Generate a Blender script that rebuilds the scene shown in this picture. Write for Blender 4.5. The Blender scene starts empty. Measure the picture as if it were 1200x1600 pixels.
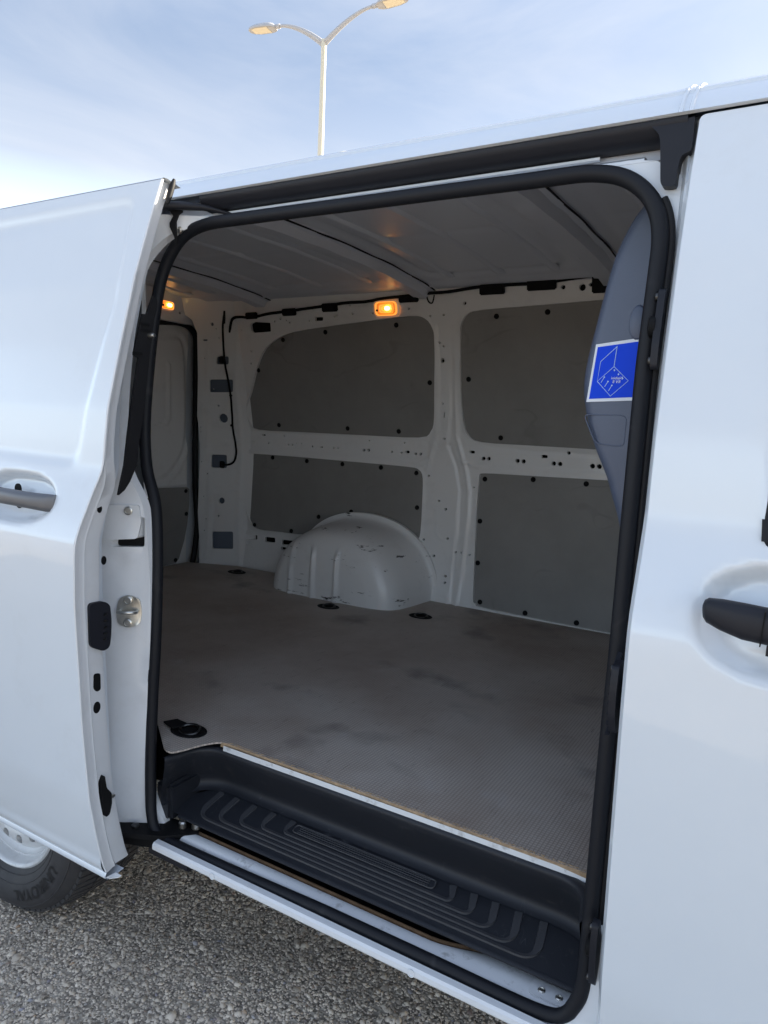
# Cargo van with its side door slid open, parking lot, twin-arm street lamp. Metres; van front = +X, into the van = +Y.
import bpy, bmesh, math, random
import numpy as np
from mathutils import Vector, Matrix
from mathutils.geometry import delaunay_2d_cdt
rad = math.radians
scene = bpy.context.scene
C = scene.collection

# ------------------------------------------------------------------ camera
cam = bpy.data.cameras.new('camera'); cam_o = bpy.data.objects.new('camera', cam); C.objects.link(cam_o)
cam_o.location = (0.0, -1.03, 1.32)
cam_o.rotation_euler = (1.44466, -0.04441, 0.53848)
cam.sensor_fit = 'VERTICAL'; cam.sensor_height = 36; cam.lens = 25.14
cam.clip_start = .02; cam.clip_end = 3000
scene.camera = cam_o

# ------------------------------------------------------------------ sky, sun, exposure
SUN_AZ = (.68, .733)          # direction towards the sun in plan
SUN_EL = rad(25)
world = bpy.data.worlds.new('World'); scene.world = world; world.use_nodes = True
wn = world.node_tree; wn.nodes.clear()
wo = wn.nodes.new('ShaderNodeOutputWorld'); bg = wn.nodes.new('ShaderNodeBackground')
sky = wn.nodes.new('ShaderNodeTexSky'); sky.sky_type = 'NISHITA'; sky.sun_disc = False
sky.sun_elevation = SUN_EL; sky.sun_rotation = math.atan2(SUN_AZ[0], SUN_AZ[1])
sky.air_density = 1.0; sky.dust_density = 2.2; sky.ozone_density = 1.0
tc = wn.nodes.new('ShaderNodeTexCoord')
mp = wn.nodes.new('ShaderNodeMapping'); mp.inputs['Scale'].default_value = (1.0, 1.0, 3.2)
mp.inputs['Rotation'].default_value = (0, .25, .5)
nz = wn.nodes.new('ShaderNodeTexNoise'); nz.inputs['Scale'].default_value = 1.9; nz.inputs['Detail'].default_value = 9
nz.inputs['Roughness'].default_value = .58; nz.inputs['Distortion'].default_value = .7
cr = wn.nodes.new('ShaderNodeMapRange'); cr.inputs[1].default_value = .38; cr.inputs[2].default_value = .80; cr.inputs[3].default_value = 0; cr.inputs[4].default_value = 1
wn.links.new(tc.outputs['Generated'], mp.inputs['Vector']); wn.links.new(mp.outputs[0], nz.inputs['Vector']); wn.links.new(nz.outputs['Fac'], cr.inputs[0])
# haze, the same all round; horizon and overhead brightened to light van and ground
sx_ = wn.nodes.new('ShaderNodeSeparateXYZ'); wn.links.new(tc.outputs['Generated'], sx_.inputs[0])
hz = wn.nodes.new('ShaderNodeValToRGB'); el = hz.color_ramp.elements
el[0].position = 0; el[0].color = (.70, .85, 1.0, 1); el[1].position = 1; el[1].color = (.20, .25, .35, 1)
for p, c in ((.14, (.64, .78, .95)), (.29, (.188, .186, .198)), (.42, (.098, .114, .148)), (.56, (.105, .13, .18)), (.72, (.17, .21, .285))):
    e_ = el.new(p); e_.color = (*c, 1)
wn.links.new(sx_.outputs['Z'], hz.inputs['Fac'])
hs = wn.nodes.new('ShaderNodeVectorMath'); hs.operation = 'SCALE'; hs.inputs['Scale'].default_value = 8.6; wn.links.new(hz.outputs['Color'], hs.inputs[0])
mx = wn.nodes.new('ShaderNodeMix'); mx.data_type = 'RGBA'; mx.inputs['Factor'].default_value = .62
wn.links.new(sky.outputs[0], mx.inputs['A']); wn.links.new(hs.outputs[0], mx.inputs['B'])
# thin streaks of cirrus
ci = wn.nodes.new('ShaderNodeMix'); ci.data_type = 'RGBA'; ci.inputs['B'].default_value = (2.7, 2.72, 2.82, 1)
cf = wn.nodes.new('ShaderNodeMath'); cf.operation = 'MULTIPLY'; cf.inputs[1].default_value = .52; wn.links.new(cr.outputs[0], cf.inputs[0])
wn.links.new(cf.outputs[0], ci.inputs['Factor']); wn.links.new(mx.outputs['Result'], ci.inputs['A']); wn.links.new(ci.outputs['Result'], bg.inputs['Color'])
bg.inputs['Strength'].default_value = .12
wn.links.new(bg.outputs[0], wo.inputs['Surface'])
sun = bpy.data.lights.new('sun', 'SUN'); sun.energy = 5.0; sun.angle = rad(.55); sun.color = (1, .88, .70)
sun_o = bpy.data.objects.new('sun', sun); C.objects.link(sun_o)
sun_o.rotation_euler = Vector((SUN_AZ[0]*math.cos(SUN_EL), SUN_AZ[1]*math.cos(SUN_EL), math.sin(SUN_EL))).to_track_quat('Z', 'Y').to_euler()
vs = scene.view_settings
vs.view_transform = 'Standard'; vs.look = 'None'; vs.exposure = 1.75; vs.gamma = 1; vs.use_curve_mapping = False
scene.cycles.max_bounces = 10; scene.cycles.diffuse_bounces = 6; scene.cycles.glossy_bounces = 5

# ------------------------------------------------------------------ section tables of the van
#TABLES
def _tab(pts, sig=0.0):
    p = np.array(pts, float); g = np.arange(p[0, 0]-.1, p[-1, 0]+.1, .002); v = np.interp(g, p[:, 0], p[:, 1])
    if sig > 0:
        k = np.exp(-.5*(np.arange(-40, 41)*.002/sig)**2); k /= k.sum()
        v = np.convolve(np.pad(v, 40, mode='edge'), k, mode='valid')
    return lambda z: np.interp(z, g, v)
# outer skin of the near side
YB = _tab([(.31, .016), (.345, .001), (.37, -.006), (.42, -.016), (.495, -.0285), (.52, -.0315), (.68, -.041), (.93, -.0525), (1.03, -.0545), (1.058, -.053), (1.09, -.043), (1.13, -.0285), (1.185, -.009), (1.205, -.0035), (1.25, -.001), (1.32, .004), (1.45, .028), (1.58, .056), (1.70, .090), (1.80, .122)], .0045)
# door-opening seal plane
YS = _tab([(.30, .028), (.40, .036), (.44, .044), (.6, .055), (.9, .068), (1.1, .08), (1.3, .088), (1.48, .10), (1.6, .112), (1.80, .128)], .02)
# far inner wall
YF = _tab([(.50, 1.672), (.58, 1.676), (.66, 1.692), (.8, 1.702), (1.13, 1.72), (1.25, 1.712), (1.50, 1.663), (1.75, 1.60), (1.90, 1.555)], .02)
# ceiling height over Y
ZC = _tab([(.10, 1.825), (.20, 1.845), (.35, 1.862), (.6, 1.879), (.91, 1.884), (1.22, 1.879), (1.47, 1.862), (1.60, 1.845), (1.72, 1.822)], .02)
DOOR_OUT = .10
YD = lambda z: YB(z) - DOOR_OUT
#ENDTABLES

# ------------------------------------------------------------------ materials
MATS = {}
def mat(name, col, rough=.5, metal=0.0, coat=0.0, spec=.5, emit=None, estr=0.0, var=0.0, vscale=8.0, bump=0.0, bscale=60.0, dirt=0.0, dcol=(.12, .10, .08), dscale=5.0, dpos=(.55, .75), alpha=None, trans=0.0):
    m = bpy.data.materials.new(name); m.use_nodes = True; n = m.node_tree; b = n.nodes['Principled BSDF']; L = n.links
    b.inputs['Base Color'].default_value = (*col, 1); b.inputs['Roughness'].default_value = rough; b.inputs['Metallic'].default_value = metal
    b.inputs['Coat Weight'].default_value = coat; b.inputs['Coat Roughness'].default_value = .04; b.inputs['Specular IOR Level'].default_value = spec
    b.inputs['Transmission Weight'].default_value = trans
    if emit: b.inputs['Emission Color'].default_value = (*emit, 1); b.inputs['Emission Strength'].default_value = estr
    t = n.nodes.new('ShaderNodeTexCoord'); src = None
    if var > 0:
        a = n.nodes.new('ShaderNodeTexNoise'); a.inputs['Scale'].default_value = vscale; a.inputs['Detail'].default_value = 8; a.inputs['Roughness'].default_value = .6
        r = n.nodes.new('ShaderNodeMapRange'); r.inputs[1].default_value = .3; r.inputs[2].default_value = .7; r.inputs[3].default_value = 1-var; r.inputs[4].default_value = 1+var
        k = n.nodes.new('ShaderNodeMix'); k.data_type = 'RGBA'; k.blend_type = 'MULTIPLY'; k.inputs['Factor'].default_value = 1; k.inputs['A'].default_value = (*col, 1)
        L.new(t.outputs['Object'], a.inputs['Vector']); L.new(a.outputs['Fac'], r.inputs[0]); L.new(r.outputs[0], k.inputs['B']); src = k.outputs['Result']
    if dirt > 0:
        a = n.nodes.new('ShaderNodeTexNoise'); a.inputs['Scale'].default_value = dscale; a.inputs['Detail'].default_value = 10; a.inputs['Roughness'].default_value = .68
        r = n.nodes.new('ShaderNodeMapRange'); r.inputs[1].default_value = dpos[0]; r.inputs[2].default_value = dpos[1]; r.inputs[3].default_value = 0; r.inputs[4].default_value = dirt
        k = n.nodes.new('ShaderNodeMix'); k.data_type = 'RGBA'; k.inputs['A'].default_value = (*col, 1); k.inputs['B'].default_value = (*dcol, 1)
        L.new(t.outputs['Object'], a.inputs['Vector']); L.new(a.outputs['Fac'], r.inputs[0]); L.new(r.outputs[0], k.inputs['Factor'])
        if src: L.new(src, k.inputs['A'])
        src = k.outputs['Result']
    if src: L.new(src, b.inputs['Base Color'])
    if bump > 0:
        a = n.nodes.new('ShaderNodeTexNoise'); a.inputs['Scale'].default_value = bscale; a.inputs['Detail'].default_value = 5
        u = n.nodes.new('ShaderNodeBump'); u.inputs['Strength'].default_value = bump; u.inputs['Distance'].default_value = .002
        L.new(t.outputs['Object'], a.inputs['Vector']); L.new(a.outputs['Fac'], u.inputs['Height']); L.new(u.outputs[0], b.inputs['Normal'])
    MATS[name] = m; return m
mat('paint', (.685, .735, .79), .36, coat=1.0, var=.02, vscale=2.2, dirt=.30, dcol=(.46, .46, .45), dscale=3.4, dpos=(.58, .85))
mat('paint_edge', (.74, .76, .785), .45, coat=.5, dirt=.22, dcol=(.36, .34, .31), dscale=9, dpos=(.5, .8))
mat('paint_in', (.82, .82, .81), .38, coat=.35, dirt=.22, dcol=(.38, .36, .33), dscale=11, dpos=(.55, .82))
mat('paint_dirty', (.70, .72, .74), .45, coat=.4, dirt=.75, dcol=(.16, .15, .13), dscale=24, dpos=(.56, .72))
mat('ceiling_paint', (.66, .69, .76), .36, coat=.08, dirt=.15, dcol=(.3, .3, .3), dscale=3)
mat('board', (.262, .256, .245), .62, var=.10, vscale=5, bump=.15, bscale=250, dirt=.25, dcol=(.33, .32, .31), dscale=7, dpos=(.55, .8))
mat('rubber', (.009, .010, .014), .55, spec=.28, bump=.06, bscale=120)
mat('rubber_dark', (.010, .010, .012), .6, spec=.3)
mat('plastic', (.014, .015, .021), .50, spec=.32, var=.1, vscale=12)
mat('step_plastic', (.017, .019, .025), .48, spec=.4, bump=.25, bscale=700, dirt=.45, dcol=(.13, .12, .11), dscale=32, dpos=(.60, .82))
mat('step_rib', (.045, .046, .052), .50, bump=.3, bscale=600, dirt=.35, dcol=(.11, .105, .10), dscale=20, dpos=(.5, .85))
mat('black', (.006, .006, .007), .7, spec=.2)
mat('mastic', (.02, .02, .024), .8, spec=.2)
mat('rail_rust', (.16, .095, .05), .7, var=.35, vscale=40)
mat('zinc', (.62, .61, .57), .32, metal=1.0, var=.15, vscale=60)
mat('steel_dark', (.10, .10, .10), .4, metal=1.0)
mat('grey_trim', (.078, .098, .150), .42, var=.04, bump=.12, bscale=500)
mat('sticker_blue', (.0, .055, .72), .5, spec=.2)
mat('sticker_white', (.72, .76, .82), .35)
mat('sticker_line', (.45, .62, .85), .4)
mat('amber', (.9, .42, .08), .3, emit=(1.0, .30, .03), estr=.12)
mat('amber_bright', (.9, .45, .10), .3, emit=(1.0, .38, .06), estr=.30)
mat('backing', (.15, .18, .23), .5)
mat('bulb', (1, .8, .4), .3, emit=(1.0, .62, .16), estr=2.2)
mat('lamp_rim', (.75, .62, .50), .25, emit=(1, .5, .2), estr=.06)
mat('tyre', (.038, .037, .040), .62, var=.15, vscale=30, dirt=.5, dcol=(.07, .065, .06), dscale=12, dpos=(.45, .85))
mat('tyre_letter', (.010, .010, .011), .5)
mat('rim', (.68, .69, .70), .34, metal=.1, dirt=.4, dcol=(.2, .18, .16), dscale=22, dpos=(.52, .8))
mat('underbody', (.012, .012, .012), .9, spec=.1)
mat('glass', (.02, .025, .03), .03, spec=.6)
mat('handle_grey', (.15, .155, .17), .40, metal=.5)
mat('lamp_metal', (.46, .46, .47), .45, metal=.0)
mat('lamp_lens', (.82, .72, .52), .35)
mat('post_paint', (.66, .63, .52), .5)
mat('ply_edge', (.36, .25, .15), .8, var=.3, vscale=60)
mat('splinter', (.50, .36, .22), .8)

def add_scratches(name, col, lo=.0035, hi=.0075, scale=2.3, amt=.55, stretch=(1, 1, 1)):
    m = MATS[name]; n = m.node_tree; L = n.links; b = n.nodes['Principled BSDF']; t = n.nodes.new('ShaderNodeTexCoord')
    mp_ = n.nodes.new('ShaderNodeMapping'); mp_.inputs['Scale'].default_value = stretch; L.new(t.outputs['Object'], mp_.inputs['Vector'])
    a = n.nodes.new('ShaderNodeTexNoise'); a.inputs['Scale'].default_value = scale; a.inputs['Detail'].default_value = 2.5; L.new(mp_.outputs[0], a.inputs['Vector'])
    d = n.nodes.new('ShaderNodeMath'); d.operation = 'SUBTRACT'; d.inputs[1].default_value = .5; L.new(a.outputs['Fac'], d.inputs[0])
    e = n.nodes.new('ShaderNodeMath'); e.operation = 'ABSOLUTE'; L.new(d.outputs[0], e.inputs[0])
    r = n.nodes.new('ShaderNodeMapRange'); r.inputs[1].default_value = lo; r.inputs[2].default_value = hi; r.inputs[3].default_value = amt; r.inputs[4].default_value = 0; L.new(e.outputs[0], r.inputs[0])
    g = n.nodes.new('ShaderNodeTexNoise'); g.inputs['Scale'].default_value = scale*1.7; g.inputs['Detail'].default_value = 3; L.new(t.outputs['Object'], g.inputs['Vector'])
    q = n.nodes.new('ShaderNodeMapRange'); q.inputs[1].default_value = .52; q.inputs[2].default_value = .62; L.new(g.outputs['Fac'], q.inputs[0])
    w = n.nodes.new('ShaderNodeMath'); w.operation = 'MULTIPLY'; L.new(r.outputs[0], w.inputs[0]); L.new(q.outputs[0], w.inputs[1])
    k = n.nodes.new('ShaderNodeMix'); k.data_type = 'RGBA'; L.new(w.outputs[0], k.inputs['Factor']); k.inputs['B'].default_value = (*col, 1)
    lk = b.inputs['Base Color'].links
    if lk: L.new(lk[0].from_socket, k.inputs['A'])
    else: k.inputs['A'].default_value = b.inputs['Base Color'].default_value
    L.new(k.outputs['Result'], b.inputs['Base Color'])
add_scratches('board', (.15, .147, .142), .003, .012, 2.4, .28, (1, 1, 1.6))
add_scratches('step_plastic', (.10, .10, .105), .0015, .004, 9.0, .35, (3, 1, 1))
add_scratches('rubber', (.05, .05, .053), .004, .02, 4.0, .35)
def floor_mat():
    m = bpy.data.materials.new('phenolic_ply'); m.use_nodes = True; n = m.node_tree; L = n.links; b = n.nodes['Principled BSDF']
    t = n.nodes.new('ShaderNodeTexCoord')
    def noise(s, d, r, vec=None):
        a = n.nodes.new('ShaderNodeTexNoise'); a.inputs['Scale'].default_value = s; a.inputs['Detail'].default_value = d; a.inputs['Roughness'].default_value = r
        L.new(vec if vec else t.outputs['Object'], a.inputs['Vector']); return a.outputs['Fac']
    def ramp(f, a, c, lo=0, hi=1):
        r = n.nodes.new('ShaderNodeMapRange'); r.inputs[1].default_value = a; r.inputs[2].default_value = c; r.inputs[3].default_value = lo; r.inputs[4].default_value = hi
        L.new(f, r.inputs[0]); return r.outputs[0]
    def mixc(f, A, B):
        k = n.nodes.new('ShaderNodeMix'); k.data_type = 'RGBA'; L.new(f, k.inputs['Factor'])
        for s, v in (('A', A), ('B', B)):
            if isinstance(v, tuple): k.inputs[s].default_value = (*v, 1)
            else: L.new(v, k.inputs[s])
        return k.outputs['Result']
    c = mixc(ramp(noise(2.4, 7, .6), .35, .68), (.42, .345, .29), (.60, .545, .49))
    c = mixc(ramp(noise(9, 8, .65), .60, .78, 0, .6), c, (.58, .56, .55))
    c = mixc(ramp(noise(4.3, 4, .5), .60, .74, 0, .6), c, (.115, .10, .09))
    mpp = n.nodes.new('ShaderNodeMapping'); mpp.inputs['Scale'].default_value = (9, 130, 1); mpp.inputs['Rotation'].default_value = (0, 0, .35); L.new(t.outputs['Object'], mpp.inputs['Vector'])
    c = mixc(ramp(noise(2.2, 9, .75, mpp.outputs[0]), .60, .64, 0, .8), c, (.62, .59, .56))
    mp2 = n.nodes.new('ShaderNodeMapping'); mp2.inputs['Scale'].default_value = (110, 8, 1); mp2.inputs['Rotation'].default_value = (0, 0, -.5); L.new(t.outputs['Object'], mp2.inputs['Vector'])
    c = mixc(ramp(noise(2.0, 9, .75, mp2.outputs[0]), .60, .64, 0, .7), c, (.13, .11, .10))
    # wire-mesh anti-slip relief
    sep = n.nodes.new('ShaderNodeSeparateXYZ'); L.new(t.outputs['Object'], sep.inputs[0])
    def tri(o, per):
        a = n.nodes.new('ShaderNodeMath'); a.operation = 'MULTIPLY'; a.inputs[1].default_value = 2*math.pi/per; L.new(o, a.inputs[0])
        s = n.nodes.new('ShaderNodeMath'); s.operation = 'SINE'; L.new(a.outputs[0], s.inputs[0]); return s.outputs[0]
    mu = n.nodes.new('ShaderNodeMath'); mu.operation = 'MAXIMUM'; L.new(tri(sep.outputs['X'], .0075), mu.inputs[0]); L.new(tri(sep.outputs['Y'], .0075), mu.inputs[1])
    g = ramp(mu.outputs[0], .2, 1.0)
    k = n.nodes.new('ShaderNodeMix'); k.data_type = 'RGBA'; k.blend_type = 'MULTIPLY'; L.new(ramp(g, 0, 1, .0, .55), k.inputs['Factor']); L.new(c, k.inputs['A']); k.inputs['B'].default_value = (.35, .35, .36, 1)
    L.new(k.outputs['Result'], b.inputs['Base Color'])
    u = n.nodes.new('ShaderNodeBump'); u.inputs['Strength'].default_value = .35; u.inputs['Distance'].default_value = .0012; L.new(g, u.inputs['Height']); L.new(u.outputs[0], b.inputs['Normal'])
    L.new(ramp(noise(5, 6, .6), .3, .7, .42, .62), b.inputs['Roughness'])
    MATS['ply'] = m
floor_mat()
def asphalt_mat(name, chip):
    m = bpy.data.materials.new(name); m.use_nodes = True; n = m.node_tree; L = n.links; b = n.nodes['Principled BSDF']; b.inputs['Roughness'].default_value = .85; b.inputs['Specular IOR Level'].default_value = .25
    t = n.nodes.new('ShaderNodeTexCoord'); a = n.nodes.new('ShaderNodeTexNoise'); r = n.nodes.new('ShaderNodeValToRGB')
    if chip:
        oi = n.nodes.new('ShaderNodeNewGeometry'); L.new(oi.outputs['Random Per Island'], r.inputs['Fac'])
        e = r.color_ramp.elements; e[0].color = (.34, .29, .235, 1); e[1].color = (.84, .75, .63, 1)
        for p, c in ((.3, (.66, .57, .465)), (.7, (.78, .68, .56)), (.95, (.82, .72, .60)), (.962, (.46, .31, .20)), (.975, (.30, .29, .33))):
            q = e.new(p); q.color = (*c, 1)
        a.inputs['Scale'].default_value = 2.6; a.inputs['Detail'].default_value = 5; L.new(t.outputs['Object'], a.inputs['Vector'])
        vr = n.nodes.new('ShaderNodeMapRange'); vr.inputs[1].default_value = .32; vr.inputs[2].default_value = .68; vr.inputs[3].default_value = .72; vr.inputs[4].default_value = 1.12; L.new(a.outputs['Fac'], vr.inputs[0])
        k = n.nodes.new('ShaderNodeMix'); k.data_type = 'RGBA'; k.blend_type = 'MULTIPLY'; k.inputs['Factor'].default_value = 1; L.new(r.outputs['Color'], k.inputs['A']); L.new(vr.outputs[0], k.inputs['B']); L.new(k.outputs['Result'], b.inputs['Base Color'])
    else:
        v = n.nodes.new('ShaderNodeTexVoronoi'); v.inputs['Scale'].default_value = 95
        a.inputs['Scale'].default_value = 1.5; a.inputs['Detail'].default_value = 6
        L.new(t.outputs['Object'], v.inputs['Vector']); L.new(t.outputs['Object'], a.inputs['Vector'])
        e = r.color_ramp.elements; e[0].color = (.27, .235, .195, 1); e[1].color = (.62, .55, .46, 1); e[0].position = .2; e[1].position = .8
        L.new(v.outputs['Color'], r.inputs['Fac']); k = n.nodes.new('ShaderNodeMix'); k.data_type = 'RGBA'; k.blend_type = 'MULTIPLY'; k.inputs['Factor'].default_value = .35
        L.new(r.outputs['Color'], k.inputs['A']); L.new(a.outputs['Fac'], k.inputs['B']); L.new(k.outputs['Result'], b.inputs['Base Color'])
        u = n.nodes.new('ShaderNodeBump'); u.inputs['Strength'].default_value = .9; u.inputs['Distance'].default_value = .006; L.new(v.outputs['Distance'], u.inputs['Height']); L.new(u.outputs[0], b.inputs['Normal'])
    MATS[name] = m
asphalt_mat('asphalt', False); asphalt_mat('chip', True)

# ------------------------------------------------------------------ mesh helpers
def obj(name, me, m, parent=None, loc=None, rot=None):
    o = bpy.data.objects.new(name, me); C.objects.link(o)
    if m is not None and len(me.materials) == 0: me.materials.append(MATS[m])
    if parent is not None: o.parent = parent
    if loc is not None: o.location = loc
    if rot is not None: o.rotation_euler = rot
    return o
def mesh(name, V, F, smooth=True):
    me = bpy.data.meshes.new(name); me.from_pydata([tuple(map(float, v)) for v in V], [], F); me.update()
    if smooth: me.polygons.foreach_set('use_smooth', [True]*len(me.polygons))
    return me
def auto_smooth(me, deg=35):
    bm = bmesh.new(); bm.from_mesh(me); c = math.cos(rad(deg))
    for e in bm.edges:
        e.smooth = len(e.link_faces) != 2 or e.link_faces[0].normal.dot(e.link_faces[1].normal) > c
    for f in bm.faces: f.smooth = True
    bm.to_mesh(me); bm.free(); return me
def inside(poly, P):
    p = np.asarray(poly, float); x, y = P[:, 0], P[:, 1]; r = np.zeros(len(P), bool); q = np.roll(p, -1, 0)
    for (x1, y1), (x2, y2) in zip(p, q):
        if y1 == y2: continue
        c = ((y1 > y) != (y2 > y)) & (x < (x2-x1)*(y-y1)/(y2-y1)+x1); r ^= c
    return r
def segdist(poly, P, closed=True):
    p = np.asarray(poly, float); q = np.roll(p, -1, 0); d = np.full(len(P), 1e9)
    if not closed: p, q = p[:-1], q[:-1]
    for a, b in zip(p, q):
        ab = b-a; L2 = ab@ab
        if L2 < 1e-14: continue
        t = np.clip(((P-a)@ab)/L2, 0, 1); d = np.minimum(d, np.hypot(*(P-a-t[:, None]*ab).T))
    return d
def smooth_poly(pts, n=5, closed=True):
    p = np.array(pts, float); N = len(p); out = []
    for i in range(N if closed else N-1):
        g = (lambda k: p[(i+k) % N]) if closed else (lambda k: p[min(max(i+k, 0), N-1)])
        a, b, c, d = g(-1), g(0), g(1), g(2)
        for j in range(n):
            t = j/n; out.append(.5*((2*b)+(-a+c)*t+(2*a-5*b+4*c-d)*t*t+(-a+3*b-3*c+d)*t**3))
    if not closed: out.append(p[-1])
    return [tuple(v) for v in out]
def round_poly(pts, r, n=5):
    out = []; N = len(pts); rr = r if isinstance(r, (list, tuple)) else [r]*N
    for i in range(N):
        a, b, c = (np.array(pts[(i+k) % N], float) for k in (-1, 0, 1)); r_ = rr[i]
        u = a-b; v = c-b; lu, lv = np.linalg.norm(u), np.linalg.norm(v); k = min(r_, .48*lu, .48*lv)
        if k < 1e-5: out.append(tuple(b)); continue
        s, e = b+u/lu*k, b+v/lv*k
        for j in range(n+1):
            t = j/n; out.append(tuple((1-t)**2*s+2*t*(1-t)*b+t*t*e))
    return out
def circ(cx, cy, r, n=10, ry=None):
    ry = ry or r
    return [(cx+r*math.cos(2*math.pi*k/n), cy+ry*math.sin(2*math.pi*k/n)) for k in range(n)]
def rect(x0, y0, x1, y1, r=.0): 
    p = [(x0, y0), (x1, y0), (x1, y1), (x0, y1)]
    return round_poly(p, r, 3) if r > 0 else p
def sheet(name, m, parent, outer, holes, fm, step, rim=None, rim_outer=True, label=None, dense=None):
    """sheet metal: outline with holes in (u,v), mapped by fm(array)->xyz; rim = vector for the turned-in edge"""
    def fine(l):
        out = []
        for a, b in zip(l, list(l[1:])+[l[0]]):
            k = max(1, int(math.hypot(b[0]-a[0], b[1]-a[1])/max(step*1.4, .02)))
            out += [(a[0]+(b[0]-a[0])*i/k, a[1]+(b[1]-a[1])*i/k) for i in range(k)]
        return out
    loops = [fine(list(outer))]+[list(h) for h in holes]
    o = np.array(outer, float); lo, hi = o.min(0), o.max(0)
    gx = np.arange(lo[0]+step*.5, hi[0], step); gy = np.arange(lo[1]+step*.5, hi[1], step)
    G = np.array([(x, y) for x in gx for y in gy])
    if dense is not None:
        s2 = step*.5; gx2 = np.arange(lo[0]+s2*.5, hi[0], s2); gy2 = np.arange(lo[1]+s2*.5, hi[1], s2)
        G2 = np.array([(x, y) for x in gx2 for y in gy2]); kd = dense(G2); G = np.vstack([G[~dense(G)], G2[kd]])
    keep = inside(outer, G)
    for h in holes: keep &= ~inside(h, G)
    for l in loops: keep[keep] &= segdist(l, G[keep]) > step*.22
    G = G[keep]
    V, E = [], []
    for l in loops:
        b = len(V); V += [Vector(p[:2]) for p in l]; E += [(b+i, b+(i+1) % len(l)) for i in range(len(l))]
    V += [Vector(p) for p in G]
    rv, re_, rf, *_ = delaunay_2d_cdt(V, E, [], 0, 1e-6)
    P = np.array([tuple(v) for v in rv]); F = np.array([f for f in rf if len(f) == 3])
    cen = P[F].mean(1); k = inside(outer, cen)
    for h in holes: k &= ~inside(h, cen)
    F = F[k]; X = fm(P); VV = X.tolist(); FF = F.tolist()
    if rim is not None:
        rv3 = np.array(rim, float)
        for li, l in enumerate(loops):
            if li == 0 and not rim_outer: continue
            q = fm(np.array([p[:2] for p in l])); b = len(VV); nn = len(l); VV += q.tolist()+(q+rv3).tolist()
            FF += [[b+i, b+(i+1) % nn, b+nn+(i+1) % nn, b+nn+i] for i in range(nn)]
    me = mesh(name, VV, FF)
    return obj(name, me, m, parent)
def loft(name, m, parent, secs, closed=False, cyclic=False, caps=False, smooth=True, deg=35):
    n = len(secs[0]); V = [p for s in secs for p in s]; F = []
    R = len(secs)
    for i in range(R if cyclic else R-1):
        a, b = i*n, ((i+1) % R)*n
        for j in range(n if closed else n-1): F.append([a+j, a+(j+1) % n, b+(j+1) % n, b+j])
    if caps and closed: F.append(list(range(n))[::-1]); F.append([(R-1)*n+j for j in range(n)])
    me = mesh(name, V, F, smooth)
    if smooth: auto_smooth(me, deg)
    return obj(name, me, m, parent)
def extrude_x(name, m, parent, prof, x0, x1, n=2, **k):
    xs = np.linspace(x0, x1, n); return loft(name, m, parent, [[(x, y, z) for y, z in prof] for x in xs], **k)
def tube_mesh(path, r, n=10, cyclic=False, sec=None):
    p = np.array(path, float); N = len(p)
    t = np.roll(p, -1, 0)-np.roll(p, 1, 0) if cyclic else np.gradient(p, axis=0)
    t /= np.linalg.norm(t, axis=1)[:, None]+1e-12
    up = np.array([0, 0, 1.]) if abs(t[0][2]) < .9 else np.array([0, 1., 0])
    V, F = [], []; u = np.cross(t[0], up); u /= np.linalg.norm(u)
    for i in range(N):
        u = u-t[i]*(u@t[i]); u /= np.linalg.norm(u); w = np.cross(t[i], u); rr = r[i] if hasattr(r, '__len__') else r
        for k in range(n):
            a = 2*math.pi*k/n; V.append(p[i]+rr*(math.cos(a)*u+math.sin(a)*w))
    for i in range(N if cyclic else N-1):
        a, b = i*n, ((i+1) % N)*n
        for k in range(n): F.append([a+k, a+(k+1) % n, b+(k+1) % n, b+k])
    if not cyclic: F.append(list(range(n))[::-1]); F.append([(N-1)*n+k for k in range(n)])
    return mesh('tube', V, F)
def tube(name, m, parent, path, r, n=10, cyclic=False): return obj(name, auto_smooth(tube_mesh(path, r, n, cyclic), 50), m, parent)
def box_mesh(sx, sy, sz, bev=.0, seg=2):
    bm = bmesh.new(); bmesh.ops.create_cube(bm, size=1)
    bmesh.ops.scale(bm, vec=(sx, sy, sz), verts=bm.verts)
    if bev > 0: bmesh.ops.bevel(bm, geom=bm.edges[:], offset=bev, segments=seg, affect='EDGES')
    me = bpy.data.meshes.new('box'); bm.to_mesh(me); bm.free(); return auto_smooth(me, 40)
def box(name, m, parent, c, s, bev=.0, rot=None): return obj(name, box_mesh(*s, bev), m, parent, c, rot)
def lathe_mesh(prof, n=16, axis='Y'):
    V, F = [], []
    for r, h in prof:
        for k in range(n):
            a = 2*math.pi*k/n; c, s = r*math.cos(a), r*math.sin(a)
            V.append({'Y': (c, h, s), 'X': (h, c, s), 'Z': (c, s, h)}[axis])
    for i in range(len(prof)-1):
        for k in range(n): F.append([i*n+k, i*n+(k+1) % n, (i+1)*n+(k+1) % n, (i+1)*n+k])
    F.append(list(range(n))); F.append([(len(prof)-1)*n+k for k in range(n)])
    return auto_smooth(mesh('lathe', V, F), 40)
def slab(name, m, parent, pts3, off, smooth=True):
    """closed outline of 3-D points thickened by the vector off"""
    n = len(pts3); p = np.array(pts3, float); V = p.tolist()+(p+np.array(off)).tolist()
    F = [list(range(n)), [n+i for i in range(n)][::-1]]+[[i, n+i, n+(i+1) % n, (i+1) % n] for i in range(n)]
    me = mesh(name, V, F); bm = bmesh.new(); bm.from_mesh(me); bmesh.ops.recalc_face_normals(bm, faces=bm.faces)
    bmesh.ops.triangulate(bm, faces=[f for f in bm.faces if len(f.verts) > 4]); bm.to_mesh(me); bm.free()
    return obj(name, auto_smooth(me, 30), m, parent)
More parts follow.
